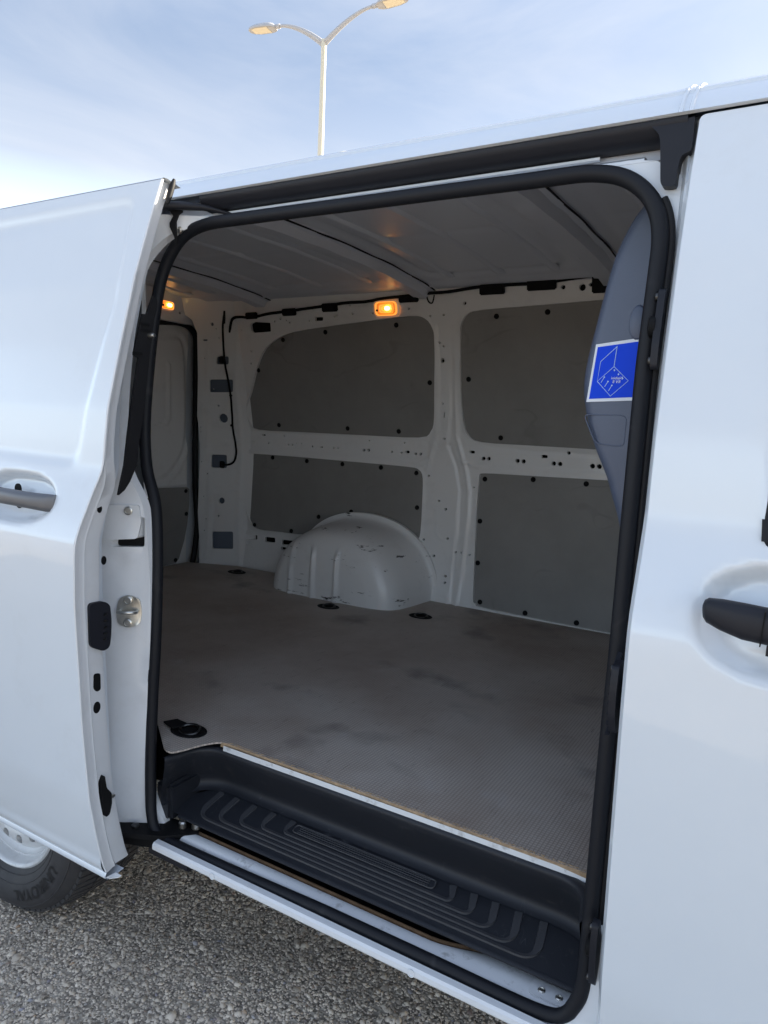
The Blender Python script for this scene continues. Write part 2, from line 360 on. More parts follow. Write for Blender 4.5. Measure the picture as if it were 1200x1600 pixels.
def sstep(x): x = np.clip(x, 0, 1); return x*x*(3-2*x)
def tagobj(o, label=None, cat=None, group=None, kind=None):
    for k, v in (('label', label), ('category', cat), ('group', group), ('kind', kind)):
        if v: o[k] = v
    return o

# ------------------------------------------------------------------ ground
rnd = random.Random(4); npr = np.random.default_rng(7)
gr = obj('ground', mesh('ground', [(-600, -600, 0), (600, -600, 0), (600, 900, 0), (-600, 900, 0)], [[0, 1, 2, 3]], False), 'asphalt')
tagobj(gr, 'rough grey-brown asphalt of the parking lot', 'ground', kind='structure')
def chips():
    base = np.array([(1, 0, 0), (-1, 0, 0), (0, 1, 0), (0, -1, 0), (0, 0, 1), (.6, .6, .45), (-.6, .55, .5), (.5, -.65, .5), (-.6, -.55, .4)], float)
    F0 = np.array([(4, 5, 6), (4, 6, 8), (4, 8, 7), (4, 7, 5), (0, 2, 5), (2, 6, 5), (2, 1, 6), (1, 8, 6), (1, 3, 8), (3, 7, 8), (3, 0, 7), (0, 5, 7)])
    sp = .0062; xs = np.arange(-2.7, .55, sp); ys = np.arange(-1.0, .62, sp); P = np.array([(x, y) for x in xs for y in ys]); P += npr.uniform(-.55, .55, P.shape)*sp
    N = len(P); s = npr.gamma(9, 1/9., N)*.0037; s = np.clip(s, .0016, .0085); big = npr.random(N) < .012; s[big] *= npr.uniform(1.5, 2.4, big.sum())
    a = npr.uniform(0, 2*math.pi, N); V = base[None]*(1+npr.uniform(-.45, .45, (N, 9, 3))); V[:, :, 0] *= npr.uniform(.8, 1.45, N)[:, None]; V[:, :, 2] *= npr.uniform(.35, .75, N)[:, None]
    V *= s[:, None, None]
    tx = npr.normal(0, .3, N); V[:, :, 2] += V[:, :, 0]*tx[:, None]
    X = V[:, :, 0]*np.cos(a)[:, None]-V[:, :, 1]*np.sin(a)[:, None]; Y = V[:, :, 0]*np.sin(a)[:, None]+V[:, :, 1]*np.cos(a)[:, None]
    V = np.stack([X+P[:, :1], Y+P[:, 1:], V[:, :, 2]+npr.uniform(-.0018, .0006, N)[:, None]], -1).reshape(-1, 3)
    F = (F0[None]+9*np.arange(N)[:, None, None]).reshape(-1, 3)
    me = bpy.data.meshes.new('stone_chips'); me.vertices.add(len(V)); me.vertices.foreach_set('co', V.ravel().astype(np.float32))
    me.loops.add(F.size); me.loops.foreach_set('vertex_index', F.ravel().astype(np.int32))
    me.polygons.add(len(F)); me.polygons.foreach_set('loop_start', np.arange(0, F.size, 3, dtype=np.int32)); me.polygons.foreach_set('loop_total', np.full(len(F), 3, dtype=np.int32))
    me.update(); me.validate()
    tagobj(obj('stone_chips', me, 'chip'), 'coarse stone chips of the worn asphalt beside the van', 'gravel', kind='stuff')
chips()

# ================================================================== THE VAN
van = bpy.data.objects.new('cargo_van', None); C.objects.link(van); van.location = (0, 0, 0)
tagobj(van, 'white cargo van with its sliding side door open on an empty load space', 'van')

def onface(fy): return lambda P: np.stack([P[:, 0], fy(P[:, 1]), P[:, 1]], -1)
def relief(P, feats):
    r = np.zeros(len(P))
    for poly, w, d, closed in feats:
        r += d*sstep(1-segdist(poly, P, closed)/w)
    return r

# ---- far inner wall -------------------------------------------------------------------------
up_l = smooth_poly([(-2.4189,1.3383),(-2.4041,1.3867),(-2.3768,1.4346),(-2.317,1.5556),(-2.2496,1.6378),(-2.1465,1.6886),(-2.0236,1.7114),(-1.7035,1.7371),(-1.4708,1.753),(-1.3989,1.7401),(-1.3675,1.7014),(-1.3604,1.648),(-1.3724,1.4919),(-1.3803,1.3418),(-1.3975,1.2872),(-1.4557,1.2576),(-1.7488,1.2537),(-2.0832,1.2517),(-2.3577,1.2517),(-2.4054,1.2808)], 3)
lo_l = smooth_poly([(-2.4673,1.1219),(-2.4515,1.1295),(-2.1657,1.1321),(-1.786,1.13),(-1.5112,1.1273),(-1.453,1.1181),(-1.4308,1.0827),(-1.4246,0.974),(-1.4218,0.8789),(-1.4273,0.8188),(-1.4579,0.7842),(-1.4939,0.7932),(-1.5409,0.8215),(-1.6235,0.8592),(-1.7064,0.8769),(-1.7899,0.877),(-1.8865,0.8586),(-1.9712,0.815),(-2.0445,0.7657),(-2.1911,0.7601),(-2.3373,0.7573),(-2.3906,0.7922),(-2.4313,0.8878),(-2.4636,1.0071)], 3)
up_r = smooth_poly([(-1.2458,1.6521),(-1.2406,1.7108),(-1.2126,1.75),(-1.1559,1.7637),(-0.9571,1.7705),(-0.6999,1.78),(-0.5133,1.7856),(-0.48,1.7666),(-0.4705,1.5589),(-0.4554,1.2795),(-0.4882,1.2489),(-0.7186,1.2504),(-0.9605,1.2507),(-1.166,1.2531),(-1.2216,1.2779),(-1.2443,1.33),(-1.2537,1.4654)], 3)
lo_r = smooth_poly([(-1.1678,1.0763),(-1.1667,1.1142),(-1.1451,1.1258),(-0.9546,1.1305),(-0.6528,1.1365),(-0.4468,1.1399),(-0.4278,1.1118),(-0.3781,0.6186),(-0.3883,0.5627),(-0.5775,0.5657),(-0.8001,0.5673),(-1.0956,0.5738),(-1.1345,0.5842),(-1.1481,0.6117),(-1.1602,0.7758),(-1.1674,0.9763)], 3)
belt_holes = [(-2.393,1.1887,3.5),(-2.2946,1.1885,4),(-2.172,1.1877,4),(-2.148,1.188,4),(-2.1214,1.1968,3),(-2.0926,1.1973,3),(-2.028,1.1873,4),(-1.9058,1.1871,4.5),(-1.8824,1.1874,4.5),(-1.7395,1.1867,6),(-1.715,1.1871,6),(-1.5926,1.1875,4.5),(-1.5437,1.1866,4),(-1.4727,1.1862,5),(-1.448,1.1868,5),(-2.198,1.2285,3.5),(-1.7093,1.2317,3.5),(-1.5289,1.2305,3.5)]
pil_holes = [(-1.3317,1.5761,6),(-1.3402,1.6463,3),(-1.3227,1.6321,3),(-1.3399,1.4036,3.5),(-1.3358,1.2582,4),(-1.315,1.7517,3.5),(-1.3755,1.7493,3.5),(-1.346,0.9924,4),(-1.4047,1.0959,4),(-1.4052,0.8184,4),(-1.3502,0.7543,5),(-1.3818,0.7071,3.5),(-1.3643,0.7075,3.5),(-1.338,0.6675,6),(-1.2872,0.675,4.5),(-1.3454,0.6365,4.5),(-1.3323,0.6272,4.5),(-1.286,0.6475,4.5),(-1.2873,0.5564,4),(-1.3123,0.9597,5),(-1.2924,0.8363,4.5),(-1.2514,0.7829,3),(-1.2228,0.7867,3),(-1.1847,0.7806,3.5),(-1.4308,0.7625,3),(-1.2201,1.7914,5),(-1.1903,1.0624,3)]
belt_r = [(-1.1554,1.1866,6),(-1.1321,1.1871,6),(-1.0079,1.1865,6.5),(-0.9827,1.1862,6.5),(-0.8589,1.186,6.5),(-0.8341,1.1858,6.5),(-0.7085,1.1862,7),(-0.6831,1.1862,7),(-0.8025,1.2307,5),(-0.8289,1.829,6),(-0.7594,1.8247,9),(-0.7288,1.8317,5),(-1.0868,1.756,0.1)]
top_holes = [(-2.3899,1.7203,4),(-2.1802,1.753,5),(-2.1445,1.7638,6),(-2.1106,1.756,3),(-2.0931,1.7462,4),(-1.981,1.7503,4),(-1.8431,1.7631,4),(-1.8299,1.7674,4),(-1.7483,1.771,5),(-1.7526,1.8027,4),(-1.647,1.769,4),(-1.4716,1.7809,4.5),(-2.3449,1.6228,4.5),(-2.358,1.5675,4.5),(-2.4025,1.5455,4),(-2.4095,1.5018,4),(-2.4355,1.4677,4),(-2.4117,1.4302,4),(-2.1976,1.2293,5),(-1.3399,1.6469,5),(-1.323,1.6321,4),(-1.3401,1.4042,5),(-1.3309,1.5768,9),(-1.3774,1.7498,4)]
K4, K5, K6 = .3083*.00235, .3417*.00235, .375*.00235
holes = [up_l, lo_l, up_r, lo_r]
for (x, z, r), k in [(h, K5) for h in belt_holes]+[(h, K6) for h in pil_holes+belt_r]+[(h, K4) for h in top_holes]:
    if r > 1: holes.append(circ(x, z, r*k*1.55, 8))
def rslot(c, r=.004): return round_poly(c, r, 2)
for q in ([(-2.3277,1.7478),(-2.3053,1.7559),(-2.2056,1.7486),(-2.2093,1.7098),(-2.3153,1.7062),(-2.3278,1.7171)], [(-1.9493,1.7641),(-1.9042,1.7643),(-1.9068,1.748),(-1.952,1.7478)], [(-2.4177,0.7214),(-2.3388,0.7264),(-2.3367,0.7035),(-2.4156,0.6983)], [(-2.2905,0.7245),(-2.2238,0.7271),(-2.2215,0.7024),(-2.2882,0.6996)], [(-2.1823,0.7235),(-2.107,0.7263),(-2.1155,0.7028),(-2.1801,0.7)], [(-2.183,0.6867),(-2.1519,0.6886),(-2.1504,0.6748),(-2.1816,0.674)], [(-2.4073,0.6882),(-2.3871,0.6895),(-2.3856,0.6753),(-2.4058,0.6739)], [(-2.4219,0.7688),(-2.4059,0.7683),(-2.4025,0.7465),(-2.4152,0.7428)],
          [(-1.5251,1.1973),(-1.5033,1.1977),(-1.5031,1.1862),(-1.5249,1.1859)], [(-2.3365,1.2304),(-2.3142,1.2304),(-2.3145,1.2229),(-2.3368,1.2229)], [(-1.9859,1.1897),(-1.9682,1.1897),(-1.9682,1.1835),(-1.9859,1.1835)], [(-1.2189,1.2154),(-1.1951,1.2159),(-1.1947,1.204),(-1.2185,1.2035)], [(-0.9099,1.2167),(-0.8857,1.2172),(-0.885,1.205),(-0.9093,1.2044)], [(-1.3355,1.3692),(-1.33,1.3694),(-1.3319,1.3445),(-1.3375,1.3443)]):
    holes.append(rslot(q, .005))
wf = []
for h in (up_l, lo_l, up_r, lo_r): wf.append((h, .016, -.0045, True))
wf += [([(-1.2754,1.7072),(-1.2818,1.465),(-1.2798,1.2691),(-1.2359,1.1411),(-1.2125,1.0424),(-1.208,0.9419),(-1.2172,0.7171),(-1.2239,0.5435)], .011, -.009, False),
       ([(-1.312,1.2272),(-1.276,1.1484),(-1.2464,1.0394),(-1.2422,0.867),(-1.2513,0.7122),(-1.2438,0.54)], .010, .008, False),
       ([(-1.2754,1.7072),(-1.2957,1.3675),(-1.312,1.2272)], .012, .008, False),
       ([(-1.3545,1.7094),(-1.3588,1.4639),(-1.3728,1.2746),(-1.4028,1.1706),(-1.418,1.1177)], .010, -.007, False),
       ([(-1.4262,0.966),(-1.3643,0.9648),(-1.3538,0.9369),(-1.3489,0.8544),(-1.3238,0.8315)], .006, -.004, False),
       ([(-1.4651,0.7081),(-1.3584,0.7072),(-1.2502,0.7123)], .005, -.003, False),
       ([(-1.3248,0.5259),(-1.3226,0.594),(-1.2638,0.5982),(-1.2661,0.5362)], .005, -.006, False),
       ([(-2.4735,1.1447),(-2.1659,1.1522),(-1.7866,1.15),(-1.447,1.148),(-1.4051,1.1744),(-1.3939,1.2405)], .011, -.005, False),
       ([(-2.4267,1.2403),(-1.9076,1.2456),(-1.417,1.2393)], .009, .004, False),
       ([(-1.2557,1.17),(-1.1623,1.1464),(-0.8581,1.154),(-0.4323,1.1638)], .010, -.006, False),
       ([(-1.2306,1.2516),(-0.9597,1.2279),(-0.4377,1.233)], .008, .004, False),
       ([(-1.1581,0.5498),(-0.7975,0.541),(-0.3697,0.5416)], .012, -.007, False),
       ([(-2.4119,1.7723),(-2.0096,1.7925),(-1.5024,1.8039),(-1.2435,1.8217)], .012, -.007, False)]
def wall_map(P):
    X = onface(YF)(P); X[:, 1] += relief(P, wf); return X
wall_out = [(-2.45, .53), (-.10, .53), (-.10, 1.85), (-2.45, 1.85)]
def near_feat(P):
    d = np.full(len(P), 9.)
    for poly, w, dd, cl in wf: d = np.minimum(d, segdist(poly, P, cl))
    return d < .022
far_wall = sheet('far_side_panel', 'paint_in', van, wall_out, holes, wall_map, .018, rim=(0, .014, 0), dense=near_feat)
sheet('hole_shade_sheet', 'underbody', van, [(-2.38, .50), (-.05, .50), (-.05, 1.86), (-2.38, 1.86)], [], lambda P: np.stack([P[:, 0], YF(P[:, 1])+.034, P[:, 1]], -1), .06)  # dark sheet added behind the panel so its holes show as shade
clip_me = lathe_mesh([(.0105, .0), (.0105, -.002), (.0085, -.0045), (.0055, -.0058), (.005, -.004), (.001, -.0035)], 14, 'Y')
clip_me.materials.append(MATS['black'])
def wall_board(outl, clips, grow=.012, off=.006):
    c = np.mean(np.array(outl), 0); o = [tuple(np.array(p)+(np.array(p)-c)/np.linalg.norm(np.array(p)-c)*grow) for p in outl]
    b = sheet('lining_board', 'board', van, o, [], lambda P: np.stack([P[:, 0], YF(P[:, 1])+off, P[:, 1]], -1), .06, rim=(0, .005, 0))
    for x, z in clips: obj('clip', clip_me, None, b, (x, float(YF(z))+off, z), (-.12 if z < 1.2 else .25, 0, 0))
wall_board(up_l, [(-2.1493,1.6729),(-1.905,1.7009),(-1.5401,1.7206),(-2.322,1.5369),(-1.3987,1.4888),(-2.2302,1.2793),(-1.8293,1.2804),(-1.5601,1.2791)])
wall_board(lo_l, [(-2.459,1.1102),(-2.2748,1.1186),(-2.0639,1.1154),(-1.8594,1.1148),(-1.6507,1.1143),(-1.4691,1.1024),(-1.4529,0.9526),(-1.4619,0.8042),(-1.6235,0.8714),(-1.7933,0.8995),(-1.9751,0.8568),(-2.1318,0.7707),(-2.3655,0.7745),(-2.4437,0.9418)])
wall_board(up_r, [(-1.0928,1.7398),(-0.8904,1.748),(-1.221,1.5042),(-1.0845,1.2748),(-0.5292,1.7582)])
wall_board(lo_r, [(-1.1468,1.1016),(-0.9406,1.116),(-0.729,1.1162),(-1.1536,0.926),(-1.1474,0.7514),(-1.1187,0.5926),(-0.9211,0.581),(-0.7128,0.579),(-0.5307,1.1246)])

# ---- wheel arch inside ------------------------------------------------------------------------
def arch():
    cx, z0, a, b = -1.700, .553, .357, .325; n = 180
    rr = [1.085, 1.08, 1.045, 1.02, 1.005, .995, .985, .975, .96, .94, .915, .885, .85, .81, .77, .72, .67, .62, .595, .57, .545, .52, .495, .47, .445, .42, .39, .36, .33, .30, .27, .24, .21, .18, .15, .12, .09, .06, .03]
    ry = lambda s: float(np.interp(s, [.0, .40, .60, .76, .86, .92, .955, .98, .995, 1.01, 1.03, 1.08, 1.085], [1.384, 1.386, 1.390, 1.402, 1.425, 1.465, 1.53, 1.61, 1.668, 1.682, 1.686, 1.688, 1.702]))
    secs = []
    for s in rr:
        r = []
        for i in range(n+1):
            t = math.pi*i/n; x = cx+a*s*math.copysign(abs(math.cos(t))**.92, math.cos(t)); z = z0+b*s*abs(math.sin(t))**.88; yy = ry(s)
            if s < .93:
                for rx in (-1.885, -1.765, -1.645): yy -= .012*float(sstep(1-abs(x-rx)/.017))*float(sstep((.785-z)/.03))*float(sstep((.93-s)/.06))
            r.append((x, yy, z))
        secs.append(r)
    loft('wheel_arch', 'arch_paint', van, secs, deg=70)
    loft('wheel_house', 'underbody', van, [[(-1.715+.40*math.cos(t), y, .335+.40*math.sin(t)) for t in np.linspace(0, math.pi, 24)] for y in (1.69, 1.86)])  # wheel-house liner added to keep sunlight out of the wall cavity
def scuffed(name):
    m = MATS['paint_in'].copy(); m.name = name; n = m.node_tree; b = n.nodes['Principled BSDF']; L = n.links
    t = n.nodes.new('ShaderNodeTexCoord'); src = b.inputs['Base Color'].links[0].from_socket
    mp_ = n.nodes.new('ShaderNodeMapping'); mp_.inputs['Scale'].default_value = (4, 4, 19); mp_.inputs['Rotation'].default_value = (0, .25, 0); L.new(t.outputs['Object'], mp_.inputs['Vector'])
    a = n.nodes.new('ShaderNodeTexNoise'); a.inputs['Scale'].default_value = 1.6; a.inputs['Detail'].default_value = 9; a.inputs['Roughness'].default_value = .75; L.new(mp_.outputs[0], a.inputs['Vector'])
    r = n.nodes.new('ShaderNodeMapRange'); r.inputs[1].default_value = .605; r.inputs[2].default_value = .63; L.new(a.outputs['Fac'], r.inputs[0])
    k = n.nodes.new('ShaderNodeMix'); k.data_type = 'RGBA'; L.new(r.outputs[0], k.inputs['Factor']); L.new(src, k.inputs['A']); k.inputs['B'].default_value = (.05, .045, .04, 1); L.new(k.outputs['Result'], b.inputs['Base Color'])
    MATS[name] = m
scuffed('arch_paint')
arch()

# ---- ceiling -----------------------------------------------------------------------------------
RIBS = [-.645, -1.40, -2.24]
def ceil():
    xs = np.arange(-2.70, -.10, .02); ys = np.arange(.26, 1.605, .02); P = np.array([(x, y) for x in xs for y in ys])
    z = ZC(P[:, 1]).copy()
    fe = []
    for a, b in ((-1.33, -.73), (-2.16, -1.48), (-2.66, -2.32), (-.58, -.12)):
        fe.append((round_poly([(a+.03, .42), (b-.03, .42), (b-.03, 1.42), (a+.03, 1.42)], .09, 5), .030, .013, True))
        fe.append(([(a-.02, 1.52), (b+.02, 1.52)], .022, -.010, False))
        fe.append(([(a+.10, .95), (b-.10, .95)], .03, .004, False))
    z += relief(P, fe)
    nx, ny = len(xs), len(ys)
    me = mesh('roof_lining', np.column_stack([P, z]), [[i*ny+j, (i+1)*ny+j, (i+1)*ny+j+1, i*ny+j+1] for i in range(nx-1) for j in range(ny-1)])
    top = obj('ceiling_panel', me, 'ceiling_paint', van)
    for x0 in RIBS:
        prof = [(-.070, .010), (-.066, -.006), (-.046, -.008), (-.032, -.032), (.022, -.034), (.036, -.009), (.056, -.007), (.060, .010)]
        secs = [[(x0+px, y, float(ZC(y))+pz+.002*math.sin(y*31)*(.3 if abs(px) < .035 else 1)) for px, pz in prof] for y in np.linspace(.275, 1.57, 40)]
        rb = loft('roof_bow', 'ceiling_paint', van, secs, deg=40)
        for sx in (.056,):
            tube('mastic_bead', 'mastic', rb, [(x0+sx+.0012*math.sin(y*23+sx*90), y, float(ZC(y))-.0062) for y in np.linspace(.27, 1.57, 36)], [.0024+.0006*abs(math.sin(y*17)) for y in np.linspace(.27, 1.57, 36)], 6)
        for y in (.62, .75, .9, 1.05, 1.2, 1.33):
            for sx in (-.045,):
                obj('bow_hole', hole_me, None, rb, (x0+sx+rnd.uniform(-.01, .0), y+rnd.uniform(-.03, .03), float(ZC(y))-.0075))
def roof_beads():
    for xb in (-.22, -.42, -.82, -1.02, -1.22, -1.58, -1.82, -2.06, -2.42, -2.56):
        ys = np.linspace(.36, 1.47, 26)
        secs = [[(xb+px, y, float(ZC(y))+.003-.010*pz*float(sstep(min(y-.36, 1.47-y)/.05))) for px, pz in ((-.020, 0), (-.013, .55), (-.006, .95), (0, 1), (.006, .95), (.013, .55), (.020, 0))] for y in ys]
        loft('roof_bead', 'ceiling_paint', van, secs, deg=60)
hole_me = lathe_mesh([(.006, 0), (.006, -.001), (.001, -.0012)], 10, 'Z'); hole_me.materials.append(MATS['black'])
ceil()
roof_beads()
# cove between far wall and ceiling, and header on the door side
extrude_x('cant_rail', 'ceiling_paint', van, [(1.555, 1.860), (1.56, 1.855), (1.572, 1.849), (1.59, 1.846), (1.60, 1.850)], -2.7, -.1, 2)
extrude_x('door_header', 'ceiling_paint', van, [(.30, 1.865), (.245, 1.835), (.20, 1.80), (.165, 1.755), (.145, 1.722), (.13, 1.722)], -2.7, -.1, 2)
# harness along the cant rail with black retainers
har = [(-2.4524,1.7099),(-2.4234,1.7669),(-2.3727,1.7767),(-2.3067,1.7717),(-2.2073,1.7851),(-2.0759,1.7913),(-1.9847,1.7986),(-1.8619,1.8069),(-1.7607,1.8131),(-1.6636,1.814),(-1.584,1.823),(-1.4624,1.8272),(-1.36,1.8319),(-1.2893,1.8332),(-1.166,1.8431),(-1.0234,1.8446),(-0.9122,1.8452),(-0.8055,1.8521),(-0.7033,1.8587),(-0.5423,1.8711)]
hp = smooth_poly([(x, z) for x, z in har], 4, False)
tube('cable_harness', 'black', van, [(x, float(YF(z))-.012+.003*math.sin(x*19), z) for x, z in hp], .0065, 8)
for a, b, c_, d_ in [(-2.3326,1.795,30,15),(-2.1137,1.8035,34,16),(-1.8911,1.8159,36,18),(-1.5037,1.8315,40,15),(-1.147,1.8512,46,19),(-0.9581,1.8586,50,20),(-0.719,1.87,28,36)]:
    w, h = c_*.00215, d_*.0020; box('harness_retainer', 'black', van, (a+w/2, float(YF(b))-.010, b-h/2), (w, .02, h), .004, (.25, 0, 0))
cl = [(-1.3802,1.8305),(-1.3715,1.8017),(-1.3548,1.7962),(-1.3436,1.8241)]
tube('cable_loop', 'black', van, [(x, float(YF(z))-.014, z) for x, z in smooth_poly(cl, 4, False)], .003, 6)

# ---- rear corner pillar ---------------------------------------------------------------------------
Q0 = np.array([-2.42, 1.676]); Q1 = np.array([-2.66, 1.57]); QD = (Q1-Q0)/np.linalg.norm(Q1-Q0)
def pil_map(P):
    lean = YF(P[:, 1])-YF(.6); return np.stack([Q0[0]+QD[0]*P[:, 0], Q0[1]+QD[1]*P[:, 0]+lean, P[:, 1]], -1)
pn = np.array([QD[1], -QD[0], 0]); pn = -pn if pn[1] > 0 else pn     # towards the load space
ph = [rslot(q, .008) for q in ([(0.1162,1.5966),(0.0553,1.5986),(0.0613,1.5615),(0.1226,1.5595)], [(0.1704,1.486),(0.0514,1.4903),(0.059,1.4293),(0.1787,1.4247)], [(0.1963,1.115),(0.1148,1.117),(0.1113,1.0512),(0.1929,1.0491)], [(0.1685,0.7247),(0.0596,0.7315),(0.0517,0.6432),(0.1604,0.6383)])]
for x, z, r in [(0.123,1.3002,27),(0.1292,0.885,19),(0.1135,1.7445,10),(0.0975,1.7242,4),(0.0901,1.6828,4),(0.2466,1.2505,4),(0.2482,1.2265,4),(0.2446,1.0758,4),(0.2097,1.0177,5),(0.141,0.8059,6),(0.2106,0.7284,4),(0.2057,0.7882,4),(0.1574,1.4406,2),(0.1411,1.3606,6),(0.2264,0.9016,4),(0.1801,1.5858,4)]: ph.append(circ(x, z, r*.325*.0026, 10))
ph.append(rslot([(0.1716,1.6746),(0.1486,1.6753),(0.1501,1.6667),(0.1732,1.666)], .003))
pf = [([(0.1536,1.6465),(0.2009,1.3784),(0.2209,1.1714),(0.1969,0.9625),(0.1857,0.603)], .012, 1, False), ([(0.0109,1.6604),(0.0434,1.4449),(0.042,1.18),(0.0322,0.7607),(0.0053,0.5517)], .014, 1, False),
      ([(0.2117,1.378),(0.0776,1.3814)], .012, 1, False), ([(0.2177,1.2445),(0.0927,1.2543)], .006, -1, False), ([(0.2211,1.1662),(0.096,1.1774)], .006, 1, False), ([(0.2115,0.93),(0.0545,0.9493)], .006, 1, False), ([(0.165,0.5674),(0.0134,0.5829)], .008, 1, False)]
def pil_map2(P): return pil_map(P)+(relief(P, pf)*.005)[:, None]*pn
sheet('rear_pillar', 'paint_in', van, [(-.06, .53)]+[(u, z) for u, z in [(0.2143,0.5115),(0.2514,0.82),(0.2592,1.3049),(0.1956,1.703),(0.2102,1.7607)]]+[(.262, 1.80), (.262, 1.86), (-.06, 1.86)], ph, pil_map2, .012, rim=tuple(-pn*.012))
# inner skin seen through the pillar's openings
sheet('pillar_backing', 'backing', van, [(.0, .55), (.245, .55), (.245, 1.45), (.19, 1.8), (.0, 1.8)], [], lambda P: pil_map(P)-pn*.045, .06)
dn = smooth_poly([(0.0464,1.7723),(0.0575,1.7347),(0.0682,1.6586),(0.0759,1.562),(0.0721,1.4935),(0.0685,1.4039),(0.072,1.3228),(0.0758,1.2509),(0.0657,1.1789),(0.0621,1.1269),(0.0731,1.0846),(0.1047,1.0683),(0.1353,1.0709)], 4, False)
def on_pil(x, z, o): return tuple((pil_map(np.array([(x, z)]))+pn*o)[0])
cab = tube('tail_cable', 'black', van, [on_pil(x, z, .012) for x, z in dn], .005, 8)
for x, z in [(0.0916,1.5809),(0.1351,1.0678)]: obj('connector', box_mesh(.03, .02, .035, .004), 'black', cab, on_pil(x, z, .004), (0, 0, -.5))
for x, z in [(0.0675,1.412),(0.0809,1.2661),(0.0503,1.7518)]: obj('cable_tie', box_mesh(.012, .014, .012, .003), 'black', cab, on_pil(x, z, .012), (0, 0, -.5))

tube('cable_link', 'black', cab, [on_pil(dn[0][0], dn[0][1], .012), on_pil(dn[0][0]-.01, dn[0][1]+.03, .014), (hp[0][0]-.03, float(YF(hp[0][1]))-.014, hp[0][1]+.012), (hp[3][0], float(YF(hp[3][1]))-.012, hp[3][1])], .005, 8)
# ---- rear end --------------------------------------------------------------------------------------
xr = -2.68
rear_seal = [(1.3449,1.7324),(1.433,1.7427),(1.4984,1.7458),(1.5525,1.7353),(1.5915,1.7073),(1.6035,1.6531),(1.6034,1.4797),(1.6023,1.2729),(1.6033,1.1159),(1.6085,0.9568),(1.6192,0.8275),(1.6235,0.7405),(1.6106,0.6333),(1.5943,0.5592),(1.5759,0.5292)]
rs = smooth_poly(rear_seal, 4, False)
mir = [(1.82-y, z) for y, z in rs][::-1]
rs3 = [(xr, y, z) for y, z in rs]+[(xr, y, z) for y, z in mir]
tube('rear_door_seal', 'rubber_dark', van, rs3, .014, 8, True)
rdf = [([(1.335,1.2378),(1.4177,1.2589),(1.4396,1.2894),(1.4373,1.5466)], .012, 1, False), (smooth_poly([(1.3452,1.6671),(1.4858,1.6843),(1.5331,1.6552),(1.5554,1.5168),(1.5594,1.2203),(1.5331,1.1066),(1.4395,1.0066),(1.349,0.9805)], 3, False), .02, -1.3, False),
       (smooth_poly([(1.349,0.9655),(1.5559,0.9648),(1.5839,0.9793)], 3, False), .012, 1, False), (smooth_poly([(1.4662,1.0055),(1.5335,1.0755),(1.5671,1.1685)], 3, False), .02, 1, False)]
rdf += [([(1.82-y, z) for y, z in p], w, d, c) for p, w, d, c in rdf]
def rd_map(P): return np.stack([np.full(len(P), xr-.012)+relief(P, rdf)*.008, P[:, 0], P[:, 1]], -1)
rear_door = sheet('rear_door', 'paint_in', van, [(.26, .55), (1.56, .55), (1.56, 1.80), (.26, 1.80)], [], rd_map, .02, dense=lambda P: P[:, 0] > 1.25)
rb_ = [(1.3365,0.9512),(1.5491,0.9463),(1.5633,0.936),(1.563,0.8534),(1.5515,0.7587),(1.5315,0.6755),(1.4977,0.5894),(1.4773,0.5679),(1.3512,0.5672)]
bd = sheet('door_lining', 'board', rear_door, rb_, [], lambda P: np.stack([np.full(len(P), xr+.004), P[:, 0], P[:, 1]], -1), .05, rim=(-.012, 0, 0))
clipx = lathe_mesh([(.0105, .0), (.0105, .002), (.0085, .0045), (.001, .0055)], 12, 'X'); clipx.materials.append(MATS['black'])
for y, z in [(1.5395,0.929),(1.5438,0.8125),(1.4744,0.5853)]: obj('clip', clipx, None, bd, (xr+.004, y, z))
# header over the rear doors
sheet('rear_header', 'ceiling_paint', van, [(.15, 1.742), (1.60, 1.742), (1.60, 1.88), (.15, 1.88)], [circ(y, z, .006, 8) for y, z in [(1.4562,1.7871)]], lambda P: np.stack([np.full(len(P), -2.64), P[:, 0], P[:, 1]], -1), .08, rim=(-.03, 0, 0))

# ---- load-space lamps ------------------------------------------------------------------------------
def cargo_lamp(fm, nvec, w, h):
    R = Matrix.Translation(fm) @ nvec
    g = bpy.data.objects.new('load_space_lamp', None); C.objects.link(g); g.parent = van; g.matrix_world = R
    o1 = round_poly([(-w/2, -h/2), (w/2, -h/2), (w/2, h/2), (-w/2, h/2)], h*.36, 5); o2 = [(x*.90, y*.84) for x, y in o1]; o3 = [(x*.82, y*.72) for x, y in o1]
    V = [(x, y, 0) for x, y in o1]+[(x*.99, y*.98, .008) for x, y in o1]+[(x, y, .011) for x, y in o2]; n = len(o1)
    loft('lamp_frame', 'lamp_rim', g, [V[:n], V[n:2*n], V[2*n:]], closed=True)
    for k, s in enumerate((.88, .72, .54, .36)):
        loft('lens_ring', 'amber_bright' if k % 2 == 0 or k > 2 else 'amber', g, [[(x*s, y*s*.94, .0095+.001*k) for x, y in o1], [(x*(s-.06), y*(s-.08), .0125+.001*k) for x, y in o1], [(x*(s-.14), y*(s-.16), .0095+.001*k) for x, y in o1]], closed=True)
    slab('lens', 'amber', g, [(x, y, .003) for x, y in o2], (0, 0, .006))
    obj('bulb', lathe_mesh([(.004, -.012), (.008, -.008), (.009, 0), (.008, .008), (.004, .012)], 12, 'X'), 'bulb', g, (w*.08, h*.02, .016))
    obj('switch', box_mesh(.009, .009, .01, .002), 'black', g, (-w*.34, -h*.08, .012))
lx, lz = [(-1.5717,1.7854)][0]
cargo_lamp((lx, float(YF(lz))-.004, lz), Matrix.Rotation(rad(90+14), 4, 'X'), .122, .068)
ly, lz2 = [(1.3696,1.8089)][0]
cargo_lamp((-2.637, ly, lz2), Matrix.Rotation(rad(90), 4, 'Z') @ Matrix.Rotation(rad(90), 4, 'X'), .085, .042)

